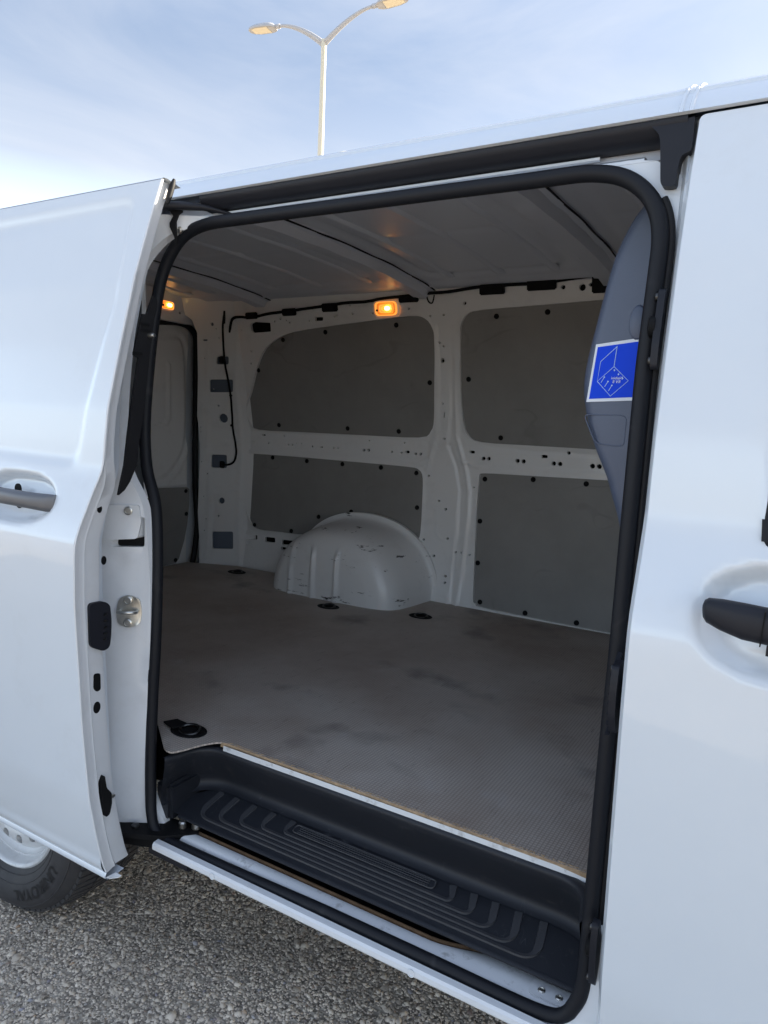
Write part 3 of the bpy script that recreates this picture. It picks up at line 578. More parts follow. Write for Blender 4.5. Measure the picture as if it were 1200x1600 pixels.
# ---- floor -----------------------------------------------------------------------------------------
fl = [(-.10, .152), (-1.085, .159), (-1.115, .155), (-1.138, .120), (-1.152, .075), (-1.165, .050), (-1.19, .055), (-1.335, .16), (-2.68, .16), (-2.68, 1.56), (-2.43, 1.655), (-1.16, 1.68), (-.10, 1.68)]
fl = round_poly(fl, [0, .03, .03, .03, .02, .01, .01, .02, 0, 0, 0, 0, 0], 3)
rings = [(-1.2143,0.153),(-1.6218,1.3083),(-1.2594,1.4256),(-2.3341,1.5472)]
floor_o = sheet('plywood_floor', 'ply', van, fl, [circ(x, y, .043, 18, .032) for x, y in rings], lambda P: np.stack([P[:, 0], P[:, 1], np.full(len(P), .562)], -1), .2, rim=(0, 0, -.004))
# raw edge of the board and its splinters
edge = np.array(fl[:22]); e_in = [(x, y) for x, y in fl if y < .17 and -1.11 < x]
extr = [[(x, y-.0005, .5615), (x, y-.003, .559), (x, y-.003, .552), (x, y+.01, .5505)] for x, y in e_in]
loft('board_edge', 'ply_edge', floor_o, extr)
def splinters():
    V, F = [], []
    for k in range(420):
        x = rnd.uniform(-1.09, -.20); y = .1525+(x+.1)*(-.007); a = rnd.gauss(0, .5); L = rnd.uniform(.004, .016); w = rnd.uniform(.0004, .0010)
        p = np.array((x, y+.004, .5622)); d = np.array((math.sin(a)*1.2, -math.cos(a)*rnd.uniform(.3, 1), rnd.uniform(-.5, .25))); d /= np.linalg.norm(d); s = np.array((w, 0, 0)); b = len(V)
        V += [p-s, p+s, p+d*L, p+np.array((0, 0, w*1.5))]; F += [[b, b+1, b+2], [b+1, b+3, b+2], [b+3, b, b+2]]
    o = obj('splinters', mesh('splinters', V, F, False), 'splinter', floor_o); o['kind'] = 'stuff'
splinters()
for x, y in rings:
    g = bpy.data.objects.new('lashing_point', None); C.objects.link(g); g.parent = van; g.location = (x, y, .562)
    obj('cup', lathe_mesh([(.049, -.001), (.049, .0015), (.044, .003), (.036, -.006), (.024, -.012), (.002, -.012)], 20, 'Z'), 'black', g).scale = (1, .74, 1)
    obj('ring', tube_mesh([(.026*math.cos(t), .020*math.sin(t)+.004, .002+.004*math.sin(t)) for t in np.linspace(0, 2*math.pi, 21)[:-1]], .0038, 8, True), 'steel_dark', g)
slab('lashing_tab', 'black', van, [(rings[0][0]-.075, rings[0][1]-.01, .5665), (rings[0][0]-.028, rings[0][1]-.024, .5665), (rings[0][0]-.022, rings[0][1]+.016, .5665), (rings[0][0]-.06, rings[0][1]+.02, .5665)], (0, 0, .004))

# ---- entry step -------------------------------------------------------------------------------------
path = round_poly([(-1.178, .045), (-1.150, .150), (-.262, .146), (-.238, .045)], [0, .075, .06, 0], 10)
path = np.array(path); tg = np.gradient(path, axis=0); tg /= np.linalg.norm(tg, axis=1)[:, None]; nr = np.stack([-tg[:, 1], tg[:, 0]], -1)
sec = [(.022, .5435), (.012, .5475), (.002, .547), (-.003, .543), (-.003, .537), (.004, .520), (.036, .466), (.0425, .452), (.0435, .443), (.0405, .436), (.0345, .4305), (.026, .4275)]
step_o = bpy.data.objects.new('entry_step', None); C.objects.link(step_o); step_o.parent = van
def endk(i): return 1 if path[i][1] > .11 else .35+.65*(path[i][1]-.045)/.065
loft('step_wall', 'step_plastic', step_o, [[(path[i][0]+nr[i][0]*o*endk(i), path[i][1]+nr[i][1]*o*endk(i), z) for o, z in sec] for i in range(len(path))], deg=70)
box('step_end', 'step_plastic', step_o, (-1.205, .115, .425), (.05, .10, .09), .008)
def zstep(y): return .401+.0258*np.clip((y-.074)/.098, 0, 1)
tray = [tuple(path[i]+nr[i]*.030*endk(i)) for i in range(len(path))]
tray = [(-1.20, .076), (-1.198, .11)]+[p for p in tray if p[1] > .125]+[(-.222, .11), (-.218, .076)]
sheet('step_tread', 'step_plastic', step_o, tray, [], lambda P: np.stack([P[:, 0], P[:, 1], zstep(P[:, 1])], -1), .03)
extrude_x('step_nosing', 'step_plastic', step_o, [(.080, .4028), (.0755, .4022), (.0720, .3995), (.0718, .3965), (.0755, .394), (.125, .390)], -1.165, -.242, 2)
R0 = [(-0.5263,0.1847,390,575),(-0.4849,0.183,475,620),(-0.4443,0.1859,570,680),(-0.3987,0.1849,665,735),(-0.3519,0.1857,770,795)]
runs = [.1365, .1255, .1145, .1035, .0925]
for k in range(5):
    xr0 = (-.512, -.468, -.424, -.378, -.330)[k]; xl0 = (-.905, -.962, -1.018, -1.072, -1.120)[k]; yr = runs[k]; wl = .0075; yt = .170
    cl_ = round_poly([(xr0, yt), (xr0+.012, yr), (xl0-.004, yr), (xl0, yt)], [0, .030+.004*k, .030+.004*k, 0], 8); cl_ = np.array(cl_)
    t_ = np.gradient(cl_, axis=0); t_ /= np.linalg.norm(t_, axis=1)[:, None]; n_ = np.stack([-t_[:, 1], t_[:, 0]], -1)
    S_ = []
    for i in range(len(cl_)):
        wv = .0039+.0042*float(sstep((cl_[i][1]-yr)/.03)); p = cl_[i]; z = float(zstep(p[1]))
        S_.append([(p[0]-n_[i][0]*wv, p[1]-n_[i][1]*wv, z-.001), (p[0]-n_[i][0]*wv*.85, p[1]-n_[i][1]*wv*.85, z+.0026), (p[0]+n_[i][0]*wv*.85, p[1]+n_[i][1]*wv*.85, z+.0026), (p[0]+n_[i][0]*wv, p[1]+n_[i][1]*wv, z-.001)])
    loft('tread_rib', 'step_rib', step_o, S_, deg=20)
pad = round_poly([(-.89, .1445), (-.545, .1445), (-.545, .1645), (-.89, .1645)], .008, 4)
slab('tread_pad', 'step_plastic', step_o, [(x, y, float(zstep(y))-.001) for x, y in pad], (0, 0, .0035))
tube('pad_bead', 'step_rib', step_o, [(x, y, float(zstep(y))+.0028) for x, y in pad], .0016, 6, True)
for y in (.1490, .1540, .1590, .1630): box('pad_line', 'step_rib', step_o, (-.7175, y-.001, float(zstep(y))+.0026), (.32, .0022, .002))
# white strip of body between board edge and step rim
extrude_x('floor_flange', 'paint_dirty', van, [(.1505, .5575), (.1500, .551), (.1495, .5455), (.158, .538)], -1.10, -.24, 2)

# ---- seal of the side opening ------------------------------------------------------------------------
loop = [(-1.0784,1.7178),(-0.9041,1.7172),(-0.7327,1.716),(-0.5802,1.7158),(-0.4104,1.7142),(-0.364,1.7146),(-0.334,1.713),(-0.2955,1.7051),(-0.2658,1.689),(-0.2412,1.6637),(-0.2273,1.6335),(-0.2221,1.5998),(-0.2225,1.5608),(-0.2234,1.5188),(-0.2245,1.4768),(-0.2257,1.4346),(-0.2261,1.3922),(-0.2255,1.3029),(-0.2254,1.2133),(-0.2253,1.1214),(-0.2245,1.0285),(-0.2242,0.9415),(-0.2251,0.8488),(-0.2251,0.7421),(-0.2249,0.6326),(-0.2245,0.5237),(-0.2236,0.4634),(-0.2281,0.4222),(-0.2468,0.3881),(-0.2782,0.3745),(-0.3593,0.3722),(-0.4933,0.3737),(-0.643,0.373),(-0.7323,0.3729),(-0.8777,0.3687),(-1.0393,0.3654),(-1.1272,0.3651),(-1.1786,0.3682),(-1.2065,0.3917),(-1.2238,0.4598),(-1.2335,0.638),(-1.2295,0.793),(-1.2324,0.9439),(-1.2452,1.0915),(-1.2627,1.1447),(-1.2838,1.1921),(-1.2952,1.2908),(-1.29,1.4376),(-1.2798,1.5726),(-1.2672,1.6249),(-1.2452,1.6648),(-1.2095,1.7),(-1.1506,1.7158)]
lp = smooth_poly(loop, 4); lp = [p for i, p in enumerate(lp)]
# even out tracing noise
A = np.array(lp)
for _ in range(3): A = .25*np.roll(A, 1, 0)+.5*A+.25*np.roll(A, -1, 0)
seal = tube('door_seal', 'rubber', van, [(x, float(YS(z)), z-.003*float(z < .40)) for x, z in A], [.0114+.0014*float(sstep((z-.37)/.08)) for x, z in A], 14, True)
tgA = np.roll(A, -1, 0)-np.roll(A, 1, 0); tgA /= np.linalg.norm(tgA, axis=1)[:, None]; nA = np.stack([tgA[:, 1], -tgA[:, 0]], -1)
cA = A.mean(0); sg = np.sign(np.sum(nA*(A-cA), 1).sum()); nA *= sg
lipi = [i for i in range(len(A)) if A[i][0] > -.30 and .36 < A[i][1] < 1.66]
lipi.sort(key=lambda i: -A[i][1])
tube('seal_lip', 'rubber_dark', seal, [(A[i][0]+nA[i][0]*.0150, float(YS(A[i][1]))+.004, A[i][1]+nA[i][1]*.0150) for i in lipi], .0058, 8)
OP = A                                                        # opening outline (x,z)

# ---- body side around the opening ---------------------------------------------------------------------
HX0, HX1 = -1.19, -.185
# roof skin
half = [(.108, 1.7765), (.1145, 1.7745), (.1185, 1.779), (.126, 1.791), (.141, 1.8085), (.1545, 1.8195), (.1565, 1.8255), (.1685, 1.8262), (.1725, 1.8325), (.19, 1.8425), (.22, 1.8545), (.30, 1.8735), (.45, 1.892), (.7, 1.9035), (.91, 1.906)]
prof = half+[(1.82-y, z) for y, z in half[::-1][1:]]
extrude_x('roof', 'paint', van, prof, -2.80, .66, 24, deg=25)
xs_ = []
for dx in (-.2115, -.1975):
    secs = [[(dx-.0035, y, z), (dx-.002, y-.0022, z+.0022), (dx+.002, y-.0022, z+.0022), (dx+.0035, y, z)] for y, z in half[1:]]
    loft('roof_joint_bead', 'paint', van, secs, deg=60)
# runner channel and its black cover above the opening
HD = 1.16
extrude_x('runner_cover', 'plastic', van, [(.114, 1.7735), (.1135, 1.768), (.117, 1.761), (.124, 1.755), (.128, 1.750), (.140, 1.747), (.160, 1.747)], -HD, -.20, 2, deg=60)
extrude_x('runner_channel', 'black', van, [(.150, 1.775), (.185, 1.775), (.19, 1.73), (.165, 1.722)], -1.20, -.20, 2)
extrude_x('channel_lip', 'paint', van, [(.150, 1.7465), (.1435, 1.7435), (.143, 1.7395), (.150, 1.7385)], -1.18, -.33, 2)
extrude_x('opening_flange', 'paint', van, [(.17, 1.7335), (.139, 1.7325), (.1335, 1.7285), (.131, 1.715), (.137, 1.7135)], -1.17, -.26, 2)
# end cap of the runner at the front
ec = [(-0.2516,1.7653),(-0.2399,1.7566),(-0.2355,1.7449),(-0.2292,1.6835),(-0.2259,1.677),(-0.2077,1.6753),(-0.2073,1.6971),(-0.2053,1.7158),(-0.1993,1.7209),(-0.1917,1.722),(-0.1905,1.7406),(-0.1911,1.7796),(-0.242,1.7775)]
slab('runner_end_cap', 'plastic', van, [(x, float(YS(z))-.0105, min(z, 1.7700)) for x, z in round_poly(ec, .006, 2)], (0, .04, 0))
# B pillar jamb
zz = np.linspace(.335, 1.775, 60)
def bsec(z):
    s, b = float(YS(z)), float(YB(z)); k = b+.055
    return [(-.235, s+.06, z), (-.229, s+.02, z), (-.204, s+.012, z), (-.1985, s+.004, z), (-.1965, .5*(s+b+.03), z), (-.1945, b+.034, z), (-.189, b+.026, z), (-.176, b+.022, z), (-.150, b+.022, z)]
loft('front_jamb', 'paint', van, [bsec(z) for z in zz], deg=30)
cor = round_poly([(-.36, 1.726), (-.28, 1.728), (-.24, 1.722), (-.203, 1.695), (-.203, 1.58), (-.222, 1.58), (-.235, 1.66), (-.28, 1.712), (-.36, 1.722)], .004, 2)
slab('jamb_corner', 'paint', van, [(x, float(YS(z))+.009, z) for x, z in cor], (0, .02, 0))
# lower front corner
cor = [(-.36, .335), (-.195, .335), (-.195, .55), (-.214, .55), (-.222, .44), (-.245, .385), (-.29, .366), (-.36, .362)]
slab('jamb_foot', 'paint_edge', van, [(x, float(YS(z))-.004, z) for x, z in cor], (0, .02, 0))
def buffer_plate(ctrs, body, bolts, hole=None):
    o = slab('door_buffer', 'plastic', van, [(-.2035+.30*(.06-y)*0-.0, y, z) for y, z in body], (-.010, 0, 0))
    for y, z in bolts: obj('bolt', lathe_mesh([(.006, 0), (.006, -.003), (.003, -.005)], 10, 'X'), 'steel_dark', o, (-.2135, y, z))
    return o
def jy(z, f): s, b = float(YS(z))-.002, float(YB(z))+.040; return s+(b-s)*f
for z0, hh, rib in ((1.470, .060, 0), (.935, .056, 1), (.520, .058, 0)):
    body = [(jy(z0+hh, .55), z0+hh), (jy(z0+hh*.9, .92), z0+hh*.93), (jy(z0+hh*.3, .97), z0+hh*.3), (jy(z0-hh*.4, .95), z0-hh*.4), (jy(z0-hh*.9, .78), z0-hh*.92), (jy(z0-hh, .45), z0-hh), (jy(z0-hh*.7, .25), z0-hh*.7), (jy(z0-hh*.3, .12), z0-hh*.32), (jy(z0, .10), z0+hh*.2), (jy(z0+hh*.3, .16), z0+hh*.34), (jy(z0+hh*.6, .4), z0+hh*.55)]
    o = buffer_plate(None, round_poly(body, .006, 3), [(jy(z0+hh*.8, .72), z0+hh*.78), (jy(z0-hh*.75, .62), z0-hh*.76)])
    if rib:
        for q in np.linspace(-.8, .8, 7): obj('rib', box_mesh(.007, .05, .004, .001), 'plastic', o, (-.215, jy(z0, .5), z0+hh*q), (.5, 0, 0))
    else:
        obj('socket', lathe_mesh([(.016, 0), (.016, -.008), (.013, -.010), (.0095, -.009), (.008, .0), (.002, .0)], 16, 'X'), 'black', o, (-.2125, jy(z0, .42), z0+.004))
# C pillar jamb behind the opening
CPY = lambda x: .065+(x+1.215)*.6
cpo = [(-1.42, .352), (-1.262, .352), (-1.228, .36), (-1.205, .372), (-1.19, .42)]+[(float(x)-.004, float(z)) for x, z in A if x < -1.12 and .42 < z < 1.685][::1]
# keep only the rear run of the seal, ordered upwards
rear_run = sorted([(float(z), float(x)) for x, z in A if x < -1.10 and .43 < z < 1.70])
cpo = [(-1.375, .352), (-1.262, .352), (-1.225, .36), (-1.19, .38)]+[(x-.003, z) for z, x in rear_run]+[(-1.12, 1.735), (-1.295, 1.735), (-1.31, 1.56), (-1.345, 1.38), (-1.375, 1.25)]
hollow = [rslot([(-1.3125,1.0341),(-1.2615,1.0388),(-1.2594,1.086),(-1.2506,1.0864),(-1.2505,1.0242),(-1.2538,1.019),(-1.3126,1.017)], .006)]
cpf = [([(-1.3173,0.6479),(-1.3087,0.5838),(-1.2957,0.503),(-1.278,0.3657)], .012, -.006, False), ([(-1.2565,1.0801),(-1.2529,0.9541),(-1.251,0.8513),(-1.2475,0.7995),(-1.2408,0.7156)], .010, .006, False), ([(-1.2581,1.3572),(-1.2632,1.2819),(-1.2593,1.2215)], .012, -.004, False), ([(-1.3075,1.0021),(-1.2862,0.988),(-1.282,0.9526)], .015, .004, False)]
def cp_map(P):
    lean = YS(P[:, 1])-YS(.95); X = np.stack([P[:, 0], CPY(P[:, 0])+lean*.55+relief(P, cpf), P[:, 1]], -1); return X
cpil = sheet('rear_jamb', 'paint_edge', van, cpo, hollow, cp_map, .016, rim=(0, .02, 0))
def on_cp(x, z, o=0): p = cp_map(np.array([(x, z)]))[0]; return (p[0]+.5*o, p[1]-.86*o, p[2])
CPN = math.atan(.6)
slab('jamb_recess', 'black', van, [on_cp(x, z, -.018) for x, z in [(-1.3198,1.1217),(-1.2396,1.1259),(-1.2394,1.0106),(-1.3203,1.0065)]], (-.01, .01, 0))
pl = slab('cover_plate', 'paint_edge', cpil, [on_cp(x, z, .0) for x, z in round_poly([(-1.3241,1.1116),(-1.2582,1.113),(-1.2573,1.0801),(-1.2615,1.0388),(-1.3244,1.0325)], .005, 3)], (.004, -.0065, 0))
bx, bz = [(-1.2776,1.1005)][0]
bolt_me = lathe_mesh([(.0095, 0), (.0095, -.003), (.007, -.0045), (.0065, -.003), (.001, -.003)], 16, 'Y'); bolt_me.materials.append(MATS['zinc'])
obj('bolt', bolt_me, None, pl, on_cp(bx, bz, .008), (0, 0, CPN))
sx, sz = [(-1.2743,0.8739)][0]
st = slab('striker', 'zinc', cpil, [on_cp(sx+a, sz+b, .001) for a, b in round_poly([(-.020, -.030), (.0, -.038), (.020, -.030), (.022, .0), (.018, .030), (.0, .038), (-.018, .030), (-.023, .0)], .008, 3)], (.0025, -.004, 0))
for b in (-.0255, .0255): obj('screw', bolt_me, None, st, on_cp(sx, sz+b, .006), (0, 0, CPN))
tube('striker_loop', 'zinc', st, [on_cp(sx-.016, sz, .004), on_cp(sx-.016, sz, .016), on_cp(sx-.006, sz+.001, .022), on_cp(sx+.008, sz+.001, .020), on_cp(sx+.016, sz, .014), on_cp(sx+.016, sz, .004)], .0042, 8)

# ---- sill ----------------------------------------------------------------------------------------------
SX0, SX1 = -1.165, -.192
extrude_x('sill_flange', 'paint_edge', van, [(.030, .351), (.006, .352), (.0005, .354), (-.001, .357), (-.0005, .366), (.0035, .3705), (.016, .3715), (.024, .364), (.034, .352)], SX0, SX1, 30, deg=28)
plug = lathe_mesh([(.0075, 0), (.0075, -.001), (.0055, -.0014), (.005, -.0006), (.001, -.0006)], 14, 'Y'); plug.materials.append(MATS['paint_edge'])
for x in (-.985, -.51, -.30): obj('sill_plug', plug, None, van, (x, -.001, .3605))
def sy(x): return .074+.034*float(sstep((x+.52)/.16))
xs_s = np.linspace(-1.135, -.205, 50)
loft('sill_strip', 'paint_dirty', van, [[(x, .044, .355), (x, .0495, .371), (x, .054, .3745), (x, sy(x)-.004, .3755), (x, sy(x), .374), (x, sy(x)+.003, .360)] for x in xs_s], deg=50)
loft('guide_rail', 'rail_rust', van, [[(x, sy(x)+.004, .360), (x, sy(x)+.0045, .3745), (x, sy(x)+.0085, .376), (x, sy(x)+.012, .3745), (x, sy(x)+.011, .360)] for x in np.linspace(-1.12, -.33, 44)], deg=40)
extrude_x('rail_slot', 'black', van, [(.05, .352), (.14, .352), (.14, .40)], -1.2, -.2, 2)
ft = rect(-.318, .055, -.243, .092, .008)
plate = slab('sill_plate', 'paint_edge', van, [(x, y, .3752) for x, y in ft], (0, 0, .003))
for x in (-.298, -.268): obj('screw', lathe_mesh([(.0065, 0), (.0065, .0015), (.0045, .0028), (.004, .0015), (.001, .0015)], 14, 'Z'), 'zinc', plate, (x, .070, .3782))
for x in (-.80, -.56): obj('rail_screw', lathe_mesh([(.005, 0), (.005, .002), (.001, .003)], 10, 'Z'), 'zinc', van, (x, .095, .353))
box('jack_point', 'plastic', van, (-1.145, .05, .330), (.13, .05, .03), .004)
# roller arm of the door in the rail
arm = bpy.data.objects.new('lower_roller_arm', None); C.objects.link(arm); arm.parent = van
slab('arm_plate', 'black', arm, [(-1.30, -.05, .366), (-1.16, .02, .366), (-1.10, .075, .366), (-1.125, .105, .366), (-1.22, .075, .366), (-1.33, .0, .366)], (0, 0, .012))
slab('arm_web', 'black', arm, [(-1.34, -.03, .335), (-1.15, .04, .335), (-1.15, .05, .372), (-1.34, -.02, .372)], (0, .008, 0))
for x, y in ((-1.27, -.012), (-1.235, .012)): obj('bolt', lathe_mesh([(.009, 0), (.009, .005), (.005, .008)], 8, 'Z'), 'steel_dark', arm, (x, y, .378))
for x, y, r in ((-1.118, .086, .011), (-1.145, .07, .009)): obj('roller', lathe_mesh([(r*.7, 0), (r, .002), (r, .014), (r*.7, .017)], 14, 'Z'), 'zinc', arm, (x, y, .378))

# ---- exterior panels -----------------------------------------------------------------------------------
def bowl(P, cx, cz, a, b, dep, e=2.6): 
    d = (np.abs((P[:, 0]-cx)/a)**e+np.abs((P[:, 1]-cz)/b)**e)**(1/e); return dep*sstep((1.0-d)/.24)
fdx = -.1835
fdo = round_poly([(fdx, .345), (.93, .345), (.93, 1.19), (.60, 1.770), (fdx, 1.770)], [.012, .08, .06, .2, .010], 5)
wn_ = round_poly([(-0.0447,1.2012),(-0.0494,1.2622),(-0.0584,1.3865)]+[(-.075, 1.69), (.52, 1.69), (.83, 1.235), (.83, 1.215)], .012, 3)
wx = [(-0.044,1.1879)][0]
wn_ = round_poly([(wx[0]+.011, wx[1]), (wx[0]-.003, 1.45), (wx[0]-.02, 1.69), (.52, 1.69), (.84, 1.25), (.84, wx[1]-.005)], [.006, 0, .04, .1, .06, .01], 4)
def fd_map(P):
    y = YB(P[:, 1])+bowl(P, .028, 1.090, .142, .074, .030)
    return np.stack([P[:, 0], y, P[:, 1]], -1)
fd = sheet('front_door', 'paint', van, fdo, [wn_], fd_map, .02, rim=(0, .022, 0), dense=lambda P: (P[:, 1] > 1.0) & (P[:, 1] < 1.23))
sheet('window_glass', 'glass', fd, [tuple(np.array(p)*1.0) for p in wn_], [], lambda P: np.stack([P[:, 0], YB(P[:, 1])+.016, P[:, 1]], -1), .08)
tube('window_rubber', 'rubber', fd, [(x, float(YB(z))+.004, z) for x, z in wn_], .009, 8, True)
wv = wn_[0:1]+[(wn_[0][0], wn_[0][1])]
slab('belt_moulding', 'rubber', fd, [(wx[0]+.001, float(YB(wx[1]+.002))-.003, wx[1]+.002), (.84, float(YB(wx[1]))-.003, wx[1]-.003), (.84, float(YB(wx[1]+.03))-.003, wx[1]+.026), (wx[0]-.001, float(YB(wx[1]+.03))-.003, wx[1]+.030)], (0, .014, 0))
def bar_handle(name, m, parent, stations, out):
    # stations: x, zc, half height, y centre, half depth
    secs = []
    for x, zc, hh, yc, hd in stations:
        secs.append([(x, yc+hd*math.copysign(abs(math.cos(t))**.75, math.cos(t)), zc+hh*math.copysign(abs(math.sin(t))**.75, math.sin(t))) for t in np.linspace(0, 2*math.pi, 21)[:-1]])
    return loft(name, m, parent, secs, closed=True, caps=True, deg=50)
hb = float(YB(1.09))
hd_f = bar_handle('door_handle', 'plastic', fd, [(-.0985, 1.1035, .004, hb-.012, .004), (-.0965, 1.103, .011, hb-.014, .010), (-.092, 1.102, .0155, hb-.016, .013), (-.075, 1.0995, .0195, hb-.019, .015), (-.05, 1.096, .0225, hb-.021, .016), (.02, 1.092, .0225, hb-.022, .016), (.10, 1.094, .021, hb-.020, .015), (.135, 1.096, .016, hb-.012, .012), (.150, 1.097, .006, hb-.004, .006)], 1)
slab('handle_seam', 'black', hd_f, [(-.0300, hb-.0385, 1.072), (-.0285, hb-.0385, 1.072), (-.0265, hb-.0385, 1.115), (-.0280, hb-.0385, 1.115)], (0, .03, 0))
obj('handle_post', box_mesh(.022, .03, .03, .006), 'plastic', hd_f, (-.012, hb+.004, 1.062))
# quarter panel behind the opening with the wheel cut-out
WX, WR = -1.715, .335
wc = [(WX+.385*math.cos(t), WR+.385*math.sin(t)) for t in np.linspace(-.06, math.pi+.06, 30)]
qo = [(-1.30, .352)]+[p for p in wc if p[1] > .33]+[(-2.76, .352), (-2.80, .6), (-2.80, 1.60), (-2.77, 1.774), (-1.30, 1.774)]
sheet('quarter_panel', 'paint', van, qo, [], onface(YB), .04, rim=(0, .03, 0))
fw = [(1.485+.385*math.cos(t), WR+.385*math.sin(t)) for t in np.linspace(-.06, math.pi+.06, 30)]
fo = [(2.25, .352), (2.33, .6), (2.28, .82), (1.75, 1.12), (.94, 1.19), (.94, .352)]+[p for p in fw if p[1] > .33][::-1]
for nm, mp_f in (('near', lambda P: np.stack([P[:, 0], YB(P[:, 1])+.10*sstep((P[:, 0]-1.6)/.8), P[:, 1]], -1)), ('far', lambda P: np.stack([P[:, 0], 1.82-YB(P[:, 1])-.10*sstep((P[:, 0]-1.6)/.8), P[:, 1]], -1))):
    sheet('front_wing', 'paint', van, fo, [], mp_f, .06)
far_o = [(-1.30, .352)]+[(-2.68+0, .352)]
fq = [(.93, .352)]+[(.93, 1.19), (.60, 1.778), (-2.77, 1.778), (-2.80, 1.6), (-2.80, .6), (-2.76, .352)]+[p for p in wc if p[1] > .33][::-1]
sheet('far_outer_panel', 'paint', van, fq, [], lambda P: np.stack([P[:, 0], 1.82-YB(P[:, 1]), P[:, 1]], -1), .05)
for sgn in (0, 1):
    ap = [(.585, 1.772), (.64, 1.80), (.675, 1.83), (1.72, 1.16), (.945, 1.185)]
    slab('quarter_light', 'glass', van, [(x, (1.82-float(YB(min(z, 1.78)))-.02*(z > 1.79)) if sgn else float(YB(min(z, 1.78)))+.03*(z > 1.79)+.004, z) for x, z in ap], (0, -.01 if sgn else .01, 0))
# back end, screen, bonnet, nose
slab('tail_panel', 'paint', van, [(-2.805, y, z) for y, z in [(.0, .35), (-.03, .9), (.0, 1.2), (.06, 1.6), (.115, 1.778), (.19, 1.85), (.45, 1.894), (.91, 1.904), (1.37, 1.894), (1.63, 1.85), (1.705, 1.778), (1.76, 1.6), (1.82, 1.2), (1.85, .9), (1.82, .35)]], (.04, 0, 0))
loft('windscreen', 'glass', van, [[(.655+1.10*t, .16-.14*t+(1.50+.28*t)*s, 1.832-.69*t+.068*math.sin(math.pi*s)*(1-t*.5)) for s in np.linspace(0, 1, 12)] for t in np.linspace(0, 1, 6)])
loft('bonnet', 'paint', van, [[(x, .03+.03*(x-1.75)+(1.76-.06*(x-1.75))*s, z+.05*math.sin(math.pi*s)) for s in np.linspace(0, 1, 12)] for x, z in ((1.74, 1.13), (2.0, 1.03), (2.2, .90), (2.30, .78), (2.33, .60), (2.28, .36))])
# underbody and inner near wall (closed shell)
box('underbody', 'underbody', van, (-.25, .98, .43), (4.86, 1.46, .20), .0)
for x0_, x1_ in ((-2.80, -2.10), (-1.33, .92)): box('far_sill', 'underbody', van, ((x0_+x1_)/2, 1.775, .44), (x1_-x0_, .14, .16), .0)  # unseen sill boxes added to stop light leaking in from below
box('floor_pan', 'underbody', van, (-1.40, .98, .535), (2.6, 1.52, .02), .0)
box('sill_beam', 'underbody', van, (-.68, .12, .335), (1.0, .10, .03), .0)
slab('near_inner_wall', 'paint_in', van, [(-1.42, .15, .545), (-1.42, .17, 1.80), (-2.68, .17, 1.80), (-2.68, .15, .545)], (0, .01, 0))
slab('jamb_inner', 'paint_in', van, [(-1.30, .10, .545), (-1.37, .14, 1.745), (-1.42, .17, 1.80), (-1.42, .15, .545)], (.0, .012, 0))
slab('front_jamb_inner', 'paint_in', van, [(-.215, .14, .545), (-.215, .165, 1.76), (.0, .165, 1.76), (.0, .14, .545)], (0, .01, 0))

# ---- partition -------------------------------------------------------------------------------------------
bk = smooth_poly([(-0.2684,1.6902),(-0.2795,1.6795),(-0.2929,1.6588),(-0.3126,1.6117),(-0.325,1.5586),(-0.3362,1.498),(-0.3473,1.4339),(-0.3485,1.386),(-0.3371,1.3338),(-0.3216,1.2916),(-0.3098,1.267),(-0.2966,1.2393),(-0.2867,1.2104),(-0.2743,1.1773)], 4, False)
def bulk():
    prof_ = np.array(bk)                      # leading edge x over z
    order = np.argsort(prof_[:, 1]); ze, xe = prof_[order, 1], prof_[order, 0]
    zs = np.linspace(.56, 1.845, 110)
    fx = np.interp(zs, np.r_[.5, 1.0, ze, 1.9], np.r_[-.20, -.225, xe, -.19])
    secs = []
    for z, x in zip(zs, fx):
        y0 = .205; r = .022; s = [(-.10, y0-.004, z), (max(x+.10, -.16)*.5+(-.10)*.5, y0, z)]
        s = [(-.08, y0, z)]+[(x+r+(-.10-x-r)*t, y0+.004*(1-t)*0, z) for t in (1, .75, .5, .25, .0)]
        # pressed panel in the flank
        s2 = []
        for px, py, pz in s: s2.append((px, py, pz))
        for t in (20, 40, 60, 80, 90): a = rad(t); s2.append((x+r-r*math.sin(a), y0+r-r*math.cos(a), z))
        s2 += [(x, y0+.2, z), (x, 1.0, z), (x, 1.62, z)]
        secs.append(s2)
    o = loft('partition', 'grey_trim', van, secs, deg=60)
    return o, y0
part_o, PY = bulk()
emb = round_poly([(-0.3408,1.347),(-0.2693,1.3474),(-0.2701,1.2982),(-0.2798,1.296),(-0.3173,1.2986)], .01, 4)
tube('pressed_edge', 'grey_trim', part_o, [(x, PY+.0006, z) for x, z in emb], .0013, 8, True)
dx_, dz_ = [(-0.2638,1.4977)][0]
obj('highlight_bump', lathe_mesh([(.018, 0), (.016, -.004), (.010, -.0065), (.002, -.007)], 18, 'Y'), 'grey_trim', part_o, (dx_, PY, dz_)).scale = (.8, 1, 1.6)  # raised bump standing in for a specular highlight on the partition
